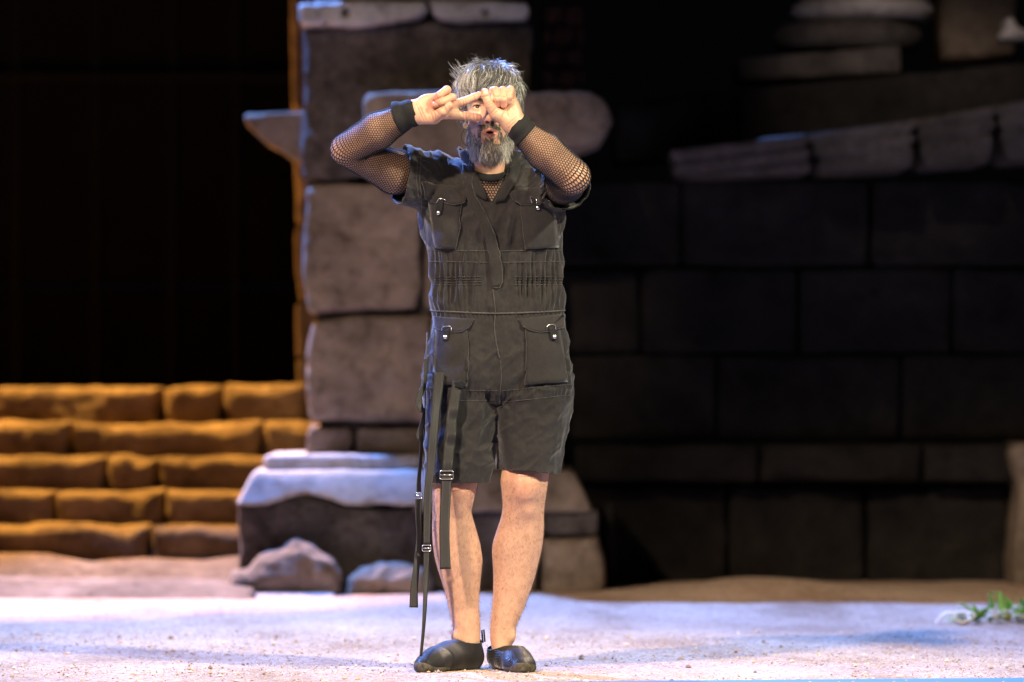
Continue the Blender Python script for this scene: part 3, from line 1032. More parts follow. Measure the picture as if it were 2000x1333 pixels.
# hand on the right: fist, palm side to the viewer, thumb upright
gr = Grid(P(925, 275, -0.27) - [0, 0.02, 0.02], P(1035, 150, -0.16) + [0, 0.03, 0.02], 0.0015)
wr = (1004, 242, -0.215)
gr.cone(P(1018, 254, -0.212), P(*wr), 0.032, 0.030, 0.01)
for tip, r2 in (((964, 197, -0.200), 0.0150), ((976, 193, -0.200), 0.0150), ((990, 194, -0.200), 0.0150), ((1001, 198, -0.202), 0.0140)):
    gr.cone(P(*wr), P(*tip), 0.026, r2, 0.016)
gr.cone(P(992, 236, -0.225), P(968, 222, -0.238), 0.022, 0.019, 0.014)           # ball of the thumb
gr.cone(P(1006, 232, -0.222), P(1003, 206, -0.220), 0.017, 0.015, 0.014)         # little-finger edge
for sp, rad in (([(962, 194, -0.205), (962, 178, -0.222), (962, 194, -0.242), (964, 205, -0.236)], [0.0130, 0.0120, 0.0110, 0.010]),
                ([(974, 192, -0.205), (967, 177, -0.232), (972, 194, -0.252), (973, 204, -0.244)], [0.0130, 0.0122, 0.0112, 0.010]),
                ([(988, 193, -0.205), (982, 177, -0.232), (983, 195, -0.252), (984, 206, -0.244)], [0.0130, 0.0122, 0.0112, 0.010]),
                ([(1000, 196, -0.207), (997, 176, -0.230), (994, 190, -0.248), (993, 199, -0.242)], [0.0130, 0.0120, 0.0108, 0.0095]),
                ([(966, 221, -0.240), (955, 204, -0.252), (948, 186, -0.255), (947, 180, -0.254)], [0.0165, 0.0135, 0.0118, 0.0112])):
    h = Grid(gr.lo, [q[-1] for q in gr.ax], 0.0015)
    h.chain([P(*q) for q in sp], rad, 0.002)
    n = np.minimum(np.array(gr.F.shape), np.array(h.F.shape))
    S = tuple(slice(0, q) for q in n)
    gr.F[S] = smin(gr.F[S], h.F[S], 0.0012)
HL, HR = gl.mesh(), gr.mesh()


def creases(V, Q, lines, depth=0.0016, wid=1.5):
    """press skin folds into the viewer-side surface along pixel lines"""
    nn = normals(V, Q)
    u_, v_ = PX(V)
    tot = np.zeros(len(V))
    for (x0, y0, x1, y1) in lines:
        ex, ey = x1 - x0, y1 - y0
        t_ = np.clip(((u_ - x0) * ex + (v_ - y0) * ey) / (ex * ex + ey * ey), 0, 1)
        dd = np.hypot(u_ - x0 - t_ * ex, v_ - y0 - t_ * ey)
        tot = np.maximum(tot, np.exp(-(dd / wid) ** 2) * (0.4 + 0.6 * np.sin(np.pi * np.clip(t_, 0.08, 0.92))))
    tot *= (nn[:, 1] < -0.15)
    V -= nn * (depth * tot)[:, None]
    return tot


CRL = creases(*HL, [(813, 203, 827, 236), (817, 201, 831, 234), (848, 238, 842, 222), (853, 236, 848, 221), (846, 196, 866, 214), (842, 204, 858, 224), (905, 218, 905, 238), (911, 218, 912, 238), (926, 220, 927, 239),
                    (902, 190, 906, 208), (907, 188, 911, 206), (924, 182, 928, 198), (866, 207, 872, 218), (860, 190, 864, 200), (856, 176, 860, 186)])
CRR = creases(*HR, [(948, 208, 962, 202), (947, 205, 960, 199), (943, 190, 955, 187), (986, 214, 978, 236), (990, 216, 996, 236), (964, 226, 974, 214), (960, 222, 970, 211), (994, 250, 1012, 232), (990, 246, 1008, 229),
                    (966, 188, 976, 187), (980, 188, 990, 187), (992, 186, 1000, 186)])

# ---------------------------------------------------------------- head
HC = P(957, 205, -0.03)


def hp(x, y, z):
    return HC + np.array([x, y, z])


gh = Grid(hp(-0.105, -0.145, -0.25), hp(0.105, 0.14, 0.14), 0.0018)
gh.ell(hp(0, 0.015, 0.030), (0.078, 0.098, 0.084))
gh.ell(hp(0, -0.020, -0.050), (0.064, 0.078, 0.092), 0.03)
gh.cone(hp(-0.038, -0.012, -0.103), hp(0, -0.062, -0.122), 0.024, 0.024, 0.03)
gh.cone(hp(0.038, -0.012, -0.103), hp(0, -0.062, -0.122), 0.024, 0.024, 0.03)
gh.cone(hp(0, 0.03, -0.08), hp(-0.002, 0.065, -0.25), 0.060, 0.068, 0.025)
gh.cone(hp(-0.048, -0.004, -0.10), hp(-0.012, -0.005, -0.22), 0.014, 0.012, 0.02)
gh.cone(hp(0.048, -0.004, -0.10), hp(0.012, -0.005, -0.22), 0.014, 0.012, 0.02)
for s in (-1, 1):
    gh.ell(hp(s * 0.045, -0.064, -0.034), (0.022, 0.018, 0.017), 0.02)
    gh.cone(hp(s * 0.014, -0.092, 0.010), hp(s * 0.050, -0.076, 0.010), 0.010, 0.008, 0.015)
    gh.ell(hp(s * 0.036, -0.104, -0.0105), (0.0215, 0.017, 0.0120), 0.012, 'sub')
    gh.ell(hp(s * 0.082, 0.012, -0.014), (0.010, 0.020, 0.031), 0.006)
    gh.ell(hp(s * 0.092, 0.006, -0.010), (0.007, 0.011, 0.018), 0.004, 'sub')
gh.cone(hp(0, -0.090, 0.004), hp(0, -0.116, -0.046), 0.0085, 0.0125, 0.014)
for s in (-1, 1):
    gh.ell(hp(s * 0.0135, -0.104, -0.050), (0.0085, 0.011, 0.008), 0.006)
    gh.ell(hp(s * 0.0075, -0.112, -0.0585), (0.0048, 0.007, 0.0055), 0.003, 'sub')
gh.ell(hp(0, -0.084, -0.078), (0.032, 0.020, 0.026), 0.02)                       # muzzle
gh.ell(hp(0, -0.100, -0.0865), (0.0185, 0.030, 0.0075), 0.003, 'sub')             # open mouth
for s in (-1, 1):                                                               # lips
    gh.cone(hp(0, -0.1035, -0.0782), hp(s * 0.021, -0.094, -0.0860), 0.0036, 0.0024, 0.003)
    gh.cone(hp(0, -0.1030, -0.0950), hp(s * 0.020, -0.094, -0.0870), 0.0048, 0.0024, 0.003)
for s in (-1, 1):                                                               # lids round the eyeball
    c = hp(s * 0.036, -0.0715, -0.0105)

    def lid(X, Y, Z, c=c):
        d = np.sqrt((X - c[0]) ** 2 + (Y - c[1]) ** 2 + (Z - c[2]) ** 2) - 0.0168
        al = sd_ell(X, Y, Z, c + [0, -0.014, 0.0003], (0.0128, 0.02, 0.0056))
        return np.maximum(d, -al)
    gh.op(lid, c - 0.02, c + 0.02, 0.007)
HV, HQ = gh.mesh()
hn = normals(HV, HQ)
L_ = HV - HC
hc = np.tile(SKIN, (len(HV), 1))
x, y, z = L_[:, 0], L_[:, 1], L_[:, 2]


def blend(m, c):
    hc[:] = hc * (1 - m[:, None]) + np.array(c) * m[:, None]


def sstep(a, b, v):
    t = np.clip((v - a) / (b - a), 0, 1)
    return t * t * (3 - 2 * t)


blend(0.5 * np.exp(-((x / 0.03) ** 2 + ((z + 0.045) / 0.02) ** 2)) * (y < -0.09), (0.56, 0.24, 0.16))
# line of the beard: from the sideburns over the cheeks to the moustache
bz_ = -0.104 + 0.026 * sstep(0.028, 0.058, np.abs(x)) + 0.040 * sstep(0.056, 0.068, np.abs(x)) + 0.030 * (fbm(x * 150, y * 150, z * 150, 8) - 0.5)
must = ((np.abs(x) < 0.030) & (z > -0.082) & (z < -0.062) & (y < -0.07)) | ((np.abs(x) > 0.025) & (np.abs(x) < 0.035) & (z > -0.112) & (z < -0.084) & (y < -0.06))
lipm = np.sqrt((x / 0.0235) ** 2 + ((z + 0.0865) / 0.0130) ** 2)
beard = (((z < bz_) & (z > -0.158) & (y < 0.035)) | must) & (lipm > 1.0)
soul = (np.abs(np.abs(x) - 0.021) < 0.010) & (z < -0.098) & (z > -0.118)      # bare skin at the corners below the lip
beard &= ~(soul & (RNG.random(len(x)) < 0.75))
blend(0.75 * beard, (0.10, 0.085, 0.07))
blend(0.8 * np.clip((1.08 - lipm) * 4, 0, 1) * (y < -0.08) * 1.0, (0.36, 0.13, 0.10))
blend(1.0 * ((np.abs(x) < 0.018) & (np.abs(z + 0.0865) < 0.0075) & (y > -0.098) & (y < -0.05)), (0.035, 0.01, 0.01))
nos = np.minimum(np.hypot((x - 0.0075) / 0.0055, (z + 0.0585) / 0.006), np.hypot((x + 0.0075) / 0.0055, (z + 0.0585) / 0.006))
blend(1.0 * (nos < 0.9) * (y < -0.09), (0.08, 0.03, 0.02))

# one continuous body mesh
parts = [(BV, BQ), HL, HR, (HV, HQ)]
V, Q = join(parts)


def skin_cols(v, seed):
    c = np.tile(SKIN, (len(v), 1))
    n = fbm(v[:, 0] * 26, v[:, 1] * 26, v[:, 2] * 26, seed)
    c *= (0.86 + 0.28 * n)[:, None]
    return c


cb = skin_cols(BV, 2)
kx, kz = PX(BV)
knee = np.exp(-(((kx - 893) / 26) ** 2 + ((kz - 962) / 26) ** 2)) + np.exp(-(((kx - 1022) / 30) ** 2 + ((kz - 950) / 28) ** 2))
cb = cb * (1 - 0.45 * knee[:, None]) + np.array([0.50, 0.21, 0.14]) * 0.45 * knee[:, None]
cl, cr = skin_cols(HL[0], 5), skin_cols(HR[0], 6)
for vv, cc, spots in ((HL[0], cl, [(938, 230), (940, 184), (846, 207), (850, 193), (880, 205), (884, 191), (874, 176)]), (HR[0], cr, [(947, 176), (967, 174), (982, 174), (997, 174), (984, 206), (973, 205)])):
    hx, hz = PX(vv)
    for sx, sz in spots:
        m = 0.55 * np.exp(-(((hx - sx) / 8) ** 2 + ((hz - sz) / 8) ** 2))[:, None]
        cc[:] = cc * (1 - m) + np.array([0.58, 0.23, 0.155]) * m
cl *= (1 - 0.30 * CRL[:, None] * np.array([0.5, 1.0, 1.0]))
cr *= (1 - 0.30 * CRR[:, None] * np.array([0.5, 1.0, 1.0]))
hx, hz = PX(HR[0])
m = ((((hx - 949) / 4.2) ** 2 + ((hz - 178) / 5) ** 2) < 1) & (HR[0][:, 1] < -0.26)
cr[m] = (0.66, 0.46, 0.38)
body = mk('body', V, Q, 'skin', person, np.concatenate([cb, cl, cr, hc]))

# eyes
for s in (-1, 1):
    ev, ef = ball(hp(s * 0.036, -0.0715, -0.0105), 0.0148, 24, 28)
    th = np.repeat(np.pi * np.arange(29) / 28, 24)
    ec = np.tile(np.array([0.55, 0.50, 0.46]), (len(ev), 1))
    ec[th < 0.43] = (0.07, 0.030, 0.014)
    ec[th < 0.20] = (0.004, 0.004, 0.004)
    mk('eye', ev, ef, 'eye', person, ec)

    arc = [hp(s * 0.036 + 0.0135 * math.cos(a), -0.0715 - 0.0150 * math.sqrt(max(0.1, 1 - (math.cos(a) * 0.75) ** 2)) - 0.001, -0.0105 + 0.0052 * math.sin(a)) for a in np.linspace(0.05, math.pi - 0.05, 14)]
    mk('eyelash', *tube(arc, 0.0011, 5), 'knit', person)

# ---------------------------------------------------------------- hair
def strands(name, pts, rad, col, parent, mat='hair'):
    """pts (n, m, 3): n strands of m points, three-sided tapering tubes"""
    n, m, _ = pts.shape
    t = np.gradient(pts, axis=1)
    t /= np.linalg.norm(t, axis=2, keepdims=True) + 1e-12
    ref = np.array([0.3, 0.8, 0.2])
    s = np.cross(t, ref)
    s /= np.linalg.norm(s, axis=2, keepdims=True) + 1e-9
    b_ = np.cross(s, t)
    taper = np.linspace(1, 0.25, m)[None, :, None] * (rad[:, None, None] if isinstance(rad, np.ndarray) else rad)
    V = np.stack([pts + taper * (math.cos(a) * s + math.sin(a) * b_) for a in (0, 2.094, 4.189)], 2).reshape(-1, 3)
    base = (np.arange(n)[:, None] * m + np.arange(m - 1)[None]).ravel() * 3
    F = np.concatenate([np.stack([base + k, base + (k + 1) % 3, base + 3 + (k + 1) % 3, base + 3 + k], 1) for k in range(3)])
    return tag(mk(name, V, F, mat, parent, np.repeat(col, m * 3, 0)), kind='stuff')


gc = Grid(hp(-0.125, -0.14, -0.12), hp(0.125, 0.15, 0.16), 0.003)
gc.ell(hp(0.0, 0.016, 0.036), (0.088, 0.106, 0.088))
gc.ell(hp(-0.006, -0.020, 0.070), (0.076, 0.076, 0.046), 0.03)
X, Y, Z = gc.ax[0][:, None, None], gc.ax[1][None, :, None], gc.ax[2][None, None, :]
gc.F += 0.012 * (fbm(X * 38, Y * 30, Z * 26, 9, 2) - 0.5)


def hairline(v):
    l = v - HC
    front = sstep(0.00, -0.06, l[:, 1])
    side = sstep(0.03, 0.07, np.abs(l[:, 0]))
    zl = (1 - front) * (-0.06 - 0.035 * sstep(0.0, 0.08, l[:, 1])) + front * (0.040 - 0.075 * side)
    return zl - l[:, 2]


CV, CQ = gc.mesh()
CV, CQ = cut(CV, CQ, hairline, slide=False)
cn = normals(CV, CQ)
n_ = fbm(CV[:, 0] * 60, CV[:, 1] * 60, CV[:, 2] * 20, 3)
hair = mk('hair', CV, CQ, 'hair', person, np.array([0.045, 0.042, 0.040])[None] * (0.6 + 0.8 * n_)[:, None])

N = 6500
pick = RNG.choice(len(CV), N)
root, nr = CV[pick] + RNG.normal(0, 0.001, (N, 3)), cn[pick]
l = root - HC
crown = np.array([0.015, 0.055, 0.115])
flow = l - crown + np.array([0, 0, -0.01])
flow += np.stack([np.where(l[:, 0] < -0.01, -0.05, 0.015), np.full(N, -0.03), np.zeros(N)], 1) * np.clip(l[:, 2:3] / 0.1, 0, 1)
flow -= nr * (flow * nr).sum(1)[:, None]
flow /= np.linalg.norm(flow, axis=1)[:, None] + 1e-9
cl_n = np.stack([fbm(l[:, 0] * 45, l[:, 1] * 45, l[:, 2] * 45, 20 + k, 2) - 0.5 for k in range(3)], 1)
flow = flow + 1.5 * cl_n + RNG.normal(0, 0.12, (N, 3)) - 0.12 * nr
flow /= np.linalg.norm(flow, axis=1)[:, None] + 1e-9
LEN = RNG.uniform(0.022, 0.046, N) * (0.62 + 0.5 * sstep(0.0, 0.09, l[:, 2]))
lift = RNG.uniform(0.06, 0.22, N) * (0.5 + 0.6 * sstep(0.02, 0.1, l[:, 2]))
T = np.linspace(0, 1, 6)
pts = root[:, None] + LEN[:, None, None] * (T[None, :, None] * flow[:, None] + (lift[:, None] * np.sin(T * 2.4)[None])[..., None] * nr[:, None])
pts[:, :, 2] -= (0.010 * T ** 2)[None]
pts += (RNG.normal(0, 0.0022, (N, 1, 3)) * (T ** 2)[None, :, None])
w = RNG.random(N)
greyside = 0.24 + 0.45 * sstep(-0.02, -0.07, l[:, 0]) + 0.12 * sstep(0.03, 0.07, np.abs(l[:, 0]))
val = np.where(w < greyside, RNG.uniform(0.34, 0.72, N), RNG.uniform(0.03, 0.14, N))
hcol = val[:, None] * np.array([1.0, 0.97, 0.93])
strands('strand_layer', pts, RNG.uniform(0.0004, 0.0009, N), hcol, hair)
# stray tufts sticking up
NT_ = 60
pk = RNG.choice(np.where((CV - HC)[:, 2] > 0.075)[0], NT_)
r0, n0 = CV[pk], cn[pk]
dirs = n0 + np.stack([RNG.normal(-0.2, 0.7, NT_), RNG.normal(0, 0.4, NT_), RNG.normal(0.1, 0.3, NT_)], 1)
dirs /= np.linalg.norm(dirs, axis=1)[:, None]
bend = RNG.normal(0, 0.012, (NT_, 3))
pt = r0[:, None] + dirs[:, None] * (RNG.uniform(0.010, 0.022, NT_)[:, None] * T[None])[..., None] + bend[:, None] * (T ** 2)[None, :, None]
strands('stray_strands', pt, np.full(NT_, 0.0004), np.tile([0.35, 0.34, 0.33], (NT_, 1)), hair)
# the tuft over the temple
NT_ = 80
r0 = hp(-0.078, -0.01, 0.072) + RNG.normal(0, 1, (NT_, 3)) * [0.009, 0.018, 0.014]
dirs = np.array([-0.8, -0.1, 0.42]) + RNG.normal(0, 0.22, (NT_, 3))
pt = r0[:, None] + dirs[:, None] * (RNG.uniform(0.016, 0.030, NT_)[:, None] * T[None])[..., None] + np.array([-0.002, 0, 0.012]) * (T ** 2)[None, :, None]
strands('temple_tuft', pt, np.full(NT_, 0.0007), np.tile([0.42, 0.41, 0.40], (NT_, 1)) * RNG.uniform(0.3, 1.2, (NT_, 1)), hair)

# beard
idx = np.where(beard & (hn[:, 1] < 0.75))[0]
NB = 5200
pk = RNG.choice(idx, NB)
r0, n0 = HV[pk], hn[pk]
l = r0 - HC
dirs = np.array([0.0, -0.25, -1.0]) + np.stack([-np.sign(l[:, 0]) * 0.28 * np.clip(np.abs(l[:, 0]) / 0.05, 0, 1), np.zeros(NB), np.zeros(NB)], 1)
mo = (l[:, 2] > -0.08) & (np.abs(l[:, 0]) < 0.04)
dirs[mo] = np.stack([np.sign(l[mo, 0]) * 0.9, np.full(mo.sum(), -0.15), np.full(mo.sum(), -0.6)], 1)
dirs = dirs + RNG.normal(0, 0.26, (NB, 3)) + 0.9 * np.stack([fbm(l[:, 0] * 80, l[:, 1] * 80, l[:, 2] * 80, 40 + k, 2) - 0.5 for k in range(3)], 1)
dirs /= np.linalg.norm(dirs, axis=1)[:, None]
chin = sstep(-0.10, -0.14, l[:, 2])
LEN = RNG.uniform(0.006, 0.011, NB) + chin * RNG.uniform(0.004, 0.014, NB)
LEN *= 1 - 0.15 * sstep(0.03, 0.055, np.abs(l[:, 0]))
lfs = 1 - 0.2 * sstep(0.03, 0.055, np.abs(l[:, 0]))
LEN[mo] = RNG.uniform(0.007, 0.012, mo.sum())
lf = RNG.uniform(0.25, 0.6, NB) * lfs
pt = r0[:, None] + LEN[:, None, None] * (T[None, :, None] * dirs[:, None] + (lf[:, None] * np.sin(T * 1.9)[None])[..., None] * n0[:, None])
wm = 0.62 * sstep(0.02, 0.05, np.abs(l[:, 0])) + 0.40 * chin + 0.08
val = np.where(RNG.random(NB) < wm, RNG.uniform(0.25, 0.60, NB), RNG.uniform(0.02, 0.09, NB))
bcol = val[:, None] * np.array([1.0, 0.93, 0.85])
strands('beard', pt, RNG.uniform(0.0003, 0.0007, NB), bcol, person)
# sideburns and the dark hair over the temples
sb = np.where((np.abs(x) > 0.056) & (y > -0.034) & (y < 0.02) & (z > -0.075) & (z < 0.045))[0]
NS = 1500
pk = RNG.choice(sb, NS)
d = np.stack([np.sign(x[pk]) * 0.25, RNG.normal(-0.1, 0.2, NS), np.full(NS, -1.0)], 1) + RNG.normal(0, 0.15, (NS, 3))
pt = HV[pk][:, None] + hn[pk][:, None] * (0.006 * np.sin(T * 2))[None, :, None] + d[:, None] * (RNG.uniform(0.010, 0.02, NS)[:, None] * T[None])[..., None]
vs = np.where(RNG.random(NS) < 0.3, RNG.uniform(0.2, 0.5, NS), RNG.uniform(0.02, 0.07, NS))
strands('sideburns', pt, RNG.uniform(0.0004, 0.0007, NS), vs[:, None] * np.array([1.0, 0.95, 0.9]), person)
# eyebrows
for s in (-1, 1):
    nb = 170
    u = RNG.random(nb)
    r0 = hp(0, 0, 0) + np.stack([s * (0.014 + 0.040 * u), -0.101 + 0.022 * u ** 2, 0.004 + 0.009 * np.sin(u * 2.4) + RNG.normal(0, 0.0022, nb)], 1)
    d = np.stack([s * np.full(nb, 0.9), np.full(nb, -0.05), 0.35 - 0.6 * u], 1) + RNG.normal(0, 0.15, (nb, 3))
    pt = r0[:, None] + d[:, None] * (0.010 * T)[None, :, None]
    strands('eyebrow', pt, np.full(nb, 0.0008), np.tile([0.02, 0.016, 0.013], (nb, 1)), person)
# leg hair
bn = normals(BV, BQ)
zz_ = BV[:, 2]
idx = np.where((zz_ < 0.56) & (zz_ > 0.11) & (bn[:, 1] < 0.4))[0]
NH = 9000
pk = RNG.choice(idx, NH)
r0, n0 = BV[pk] + RNG.normal(0, 0.0012, (NH, 3)), bn[pk]
d = 0.55 * n0 + np.array([0, 0, -0.8]) + RNG.normal(0, 0.35, (NH, 3))
pt = r0[:, None] + d[:, None] * (RNG.uniform(0.004, 0.010, NH)[:, None] * T[::2][None])[..., None]
strands('leg_hair', pt, np.full(NH, 0.00022), np.tile([0.13, 0.075, 0.045], (NH, 1)), person)

# ---------------------------------------------------------------- jumpsuit
SH_L = [(735, 833, 992, 0.06, 0.110), (790, 831, 977, 0.06, 0.104), (850, 829, 967, 0.055, 0.098), (900, 828, 960, 0.05, 0.092), (945, 827, 953, 0.048, 0.088), (990, 826, 948, 0.048, 0.086)]
SH_R = [(735, 962, 1117, 0.06, 0.110), (790, 974, 1112, 0.058, 0.104), (850, 975, 1102, 0.05, 0.098), (900, 977, 1094, 0.042, 0.092), (930, 978, 1088, 0.04, 0.090), (980, 979, 1082, 0.04, 0.088)]
gs = Grid((-0.40, -0.25, 0.46), (0.30, 0.25, 1.54), 0.0034)
fn, lo, hi = loft(TORSO, 2.3)
gs.op(fn, lo, hi, 0)
for s_ in (SH_L, SH_R):
    fn, lo, hi = loft(s_, 2.3)
    gs.op(fn, lo, hi, 0.012)
SLv_L = [P(850, 345, 0.06), P(800, 346, 0.015), P(752, 342, -0.03)]
SLv_R = [P(1052, 352, 0.06), P(1092, 358, -0.035), P(1122, 366, -0.12)]
gs.chain(SLv_L, [0.072, 0.078, 0.086], 0.03)
gs.chain(SLv_R, [0.066, 0.068, 0.072], 0.03)
SV, SQ = gs.mesh()
hl = P(783, 347, 0.0)
hl_n = np.array([-0.93, -0.30, 0.13]); hl_n /= np.linalg.norm(hl_n)
hr = P(1108, 362, -0.075)
hr_n = np.array([0.35, -0.88, -0.25]); hr_n /= np.linalg.norm(hr_n)


def suit_cut(v):
    u, w_ = PX(v)
    gL = np.where(u < 840, (v - hl) @ hl_n, -1)
    gR = np.where((u > 1050) & (w_ < 450), (v - hr) @ hr_n, -1)
    zl = P(0, 944, -0.04)[2]
    zr = P(0, 920, -0.05)[2] - 0.10 * (v[:, 0] - P(1030, 0, 0)[0])
    hem = np.where(w_ > 820, np.where(u < 972, zl - v[:, 2], zr - v[:, 2]), -1)
    # open collar: a V in front, a round neck hole behind
    apex = P(960, 398, -0.06)
    half = np.clip((v[:, 2] - apex[2]) * 0.50, -1, 0.062)
    vv = np.where(v[:, 1] < 0.06, (half - np.abs(v[:, 0] - apex[0])) * 0.9, -1)
    nk = np.where(w_ < 330, 0.066 - np.hypot(v[:, 0] - apex[0], v[:, 1] - 0.035), -1)
    return np.maximum(np.maximum(gL, gR), np.maximum(hem, np.maximum(vv, nk)))


# folds and gathers
sn = normals(SV, SQ)
u, v = PX(SV)
hgt = 0.0085 * (fbm(u / 38, v / 30, SV[:, 1] * 12, 51) - 0.5)
tor = sstep(395, 440, v) * sstep(625, 590, v)
hgt += tor * 0.019 * (fbm(u / 17, v / 95, SV[:, 1] * 14, 52) - 0.5)
side = np.maximum(sstep(925, 905, u), sstep(1000, 1020, u))
ph = 5 * fbm(u / 25, v / 60, 0 * u, 53)
hgt += 0.0060 * side * np.exp(-((v - 552) / 42) ** 2) * np.sin(u * 2 * np.pi / 9.5 + ph)
hgt -= 0.0050 * side * np.exp(-((v - 551) / 9) ** 2)
hgt += 0.0012 * np.exp(-((v - 500) / 12) ** 2) * np.sin(u * 2 * np.pi / 7 + ph)
hgt += 0.0014 * np.exp(-((v - 616) / 14) ** 2) * np.sin(u * 2 * np.pi / 8 + ph)
hgt += 0.0012 * np.exp(-((v - 766) / 12) ** 2) * np.sin(u * 2 * np.pi / 7.5 + ph)
sh = sstep(420, 380, v)
ra = (u * 0.75 + v * 0.66); rb = (-u * 0.66 + v * 0.75)
hgt += sh * (u < 930) * 0.017 * (fbm(ra / 70, rb / 16, SV[:, 1] * 10, 54) - 0.5)
ra = (u * 0.75 - v * 0.66); rb = (u * 0.66 + v * 0.75)
hgt += sh * (u >= 990) * 0.02 * (fbm(ra / 60, rb / 14, SV[:, 1] * 10, 55) - 0.5)
# bodice drape hanging from the armpits
for (ax_, ay_, sg) in ((822, 405, 1), (1102, 420, -1)):
    an = np.arctan2(v - ay_, (u - ax_) * sg)
    rr2 = np.hypot(u - ax_, v - ay_)
    hgt += 0.0034 * np.sin(an * 11 + 3 * fbm(u / 40, v / 40, 0 * u, 56)) * np.exp(-(rr2 / 85) ** 2) * sstep(8, 40, rr2)
lo_ = sstep(640, 690, v)
hgt += lo_ * 0.018 * (fbm(u / 34, v / 130, SV[:, 1] * 8, 57) - 0.5)
an = np.arctan2(v - 775, u - 977)
rr2 = np.hypot(u - 977, v - 775)
hgt += 0.0030 * np.sin(an * 5 + 3 * fbm(u / 30, v / 30, 0 * u, 58)) * np.exp(-(rr2 / 75) ** 2) * sstep(6, 30, rr2)
def ridge(a_, b__, s_):
    q = fbm(a_, b__, SV[:, 1] * 9, s_, 2)
    return (1 - np.abs(2 * q - 1) * 2.2).clip(0, 1) ** 2


hgt += tor * 0.0095 * ridge(u / 30 + v / 160, v / 130, 61)
hgt += sh * 0.0055 * ridge((u + v) / 48, (u - v) / 26, 62) * (u < 960) + sh * 0.0065 * ridge((u - v) / 48, (u + v) / 24, 63) * (u >= 960)
hgt += lo_ * 0.0095 * ridge(u / 46 + v / 210, v / 170, 64)
hgt += lo_ * 0.0060 * ridge((u - v) / 90, (u + v) / 40, 65)
hgt += 0.0022 * (fbm(u / 7, v / 7, SV[:, 1] * 60, 59) - 0.5)
SV = SV + sn * hgt[:, None]
SV, SQ = cut(SV, SQ, suit_cut)
suit = mk('jumpsuit', SV, SQ, 'suit', person, solid=0.004, offset=-1.0)

bvh = BVHTree.FromPolygons([Vector(q) for q in SV.tolist()], SQ.tolist())
CAMP = Vector((0, -CAM_D, CAM_H))


def proj(px, py, off=0.0, dflt=-0.06, tree=None):
    d = Vector(P(px, py, 0.0)) - CAMP
    d.normalize()
    loc, nrm, i, dist = (tree or bvh).ray_cast(CAMP, d)
    if loc is None:
        return P(px, py, dflt)
    if nrm.dot(d) > 0:
        nrm = -nrm
    n = np.array(nrm) * 0.6 + np.array([0, -0.4, 0])
    return np.array(loc) + n / np.linalg.norm(n) * off


def seam(path, r=0.0013, off=0.0006, n=None, parent=None, mat='seam', name='seam'):
    p = spline([(a, b_, 0) for a, b_ in path], n or max(8, int(len(path) * 8)))
    return mk(name, *tube([proj(q[0], q[1], off) for q in p], r, 5), mat, parent or suit)


def patch(name, left, right, nv, nu=10, off=0.004, mat='suit', th=0.003, parent=None, belly=0.0):
    """sheet of cloth laid on the suit between two pixel curves"""
    L = spline([(a, b_, 0) for a, b_ in left], nv)
    R = spline([(a, b_, 0) for a, b_ in right], nv)
    V = []
    for i in range(nv):
        for j in range(nu):
            t_ = j / (nu - 1)
            q = L[i] * (1 - t_) + R[i] * t_
            V.append(proj(q[0], q[1], off + belly * math.sin(math.pi * t_)))
    V = np.array(V).reshape(nv, nu, 3)
    # keep the sheet smooth: relax depth
    for _ in range(3):
        V[1:-1, :, 1] = 0.25 * V[:-2, :, 1] + 0.5 * V[1:-1, :, 1] + 0.25 * V[2:, :, 1]
    V = V.reshape(-1, 3)
    F = [(i * nu + j, i * nu + j + 1, (i + 1) * nu + j + 1, (i + 1) * nu + j) for i in range(nv - 1) for j in range(nu - 1)]
    return mk(name, V, F[::1], mat, parent or suit, solid=th, offset=0)


def row_patch(name, top, bottom, nu, nv=8, **kw):
    """same, given a top and a bottom curve"""
    T_ = spline([(a, b_, 0) for a, b_ in top], nu)
    B_ = spline([(a, b_, 0) for a, b_ in bottom], nu)
    off = kw.pop('off', 0.004)
    V = []
    for i in range(nv):
        t_ = i / (nv - 1)
        for j in range(nu):
            q = T_[j] * (1 - t_) + B_[j] * t_
            V.append(proj(q[0], q[1], off * (0.35 + 0.65 * t_)))
    F = [(i * nu + j, (i + 1) * nu + j, (i + 1) * nu + j + 1, i * nu + j + 1) for i in range(nv - 1) for j in range(nu - 1)]
    o = mk(name, np.array(V), F, kw.get('mat', 'suit'), kw.get('parent', suit), solid=kw.get('th', 0.003), offset=0)
    # piped edge
    e = [proj(q[0], q[1], off + 0.001) for q in B_]
    mk('edge_stitching', *tube(e, 0.0011, 5), 'seam', suit)
    return o


# collar: two standing wings around the neck
def collar():
    c = P(958, 329, 0.035)
    n = 40
    V = []
    for i in range(n):
        a = math.radians(-56 + (360 - 2 * 34 - 0) * i / (n - 1) - 0)
        th = math.radians(-90 + 30) + math.radians(300) * i / (n - 1)
        fr = max(0.0, -math.sin(th))            # 1 at the front
        lowz = 0.008 - 0.026 * fr ** 1.5
        for t_ in np.linspace(0, 1, 7):
            rx = 0.078 + 0.016 * t_ ** 2 + 0.006 * math.sin(t_ * 3.0)
            ry = 0.074 + 0.008 * t_
            V.append(c + np.array([rx * math.cos(th), ry * math.sin(th), lowz + 0.050 * t_ + 0.006 * math.sin(i * 0.9) * t_]))
    F = [(i * 7 + j, (i + 1) * 7 + j, (i + 1) * 7 + j + 1, i * 7 + j + 1) for i in range(n - 1) for j in range(6)]
    o = mk('collar', V, F, 'suit', suit, solid=0.004, offset=0)
    V = np.array(V).reshape(n, 7, 3)
    mk('collar_stitching', *tube([V[i, 6] for i in range(n)], 0.0014, 5), 'seam', suit)


collar()
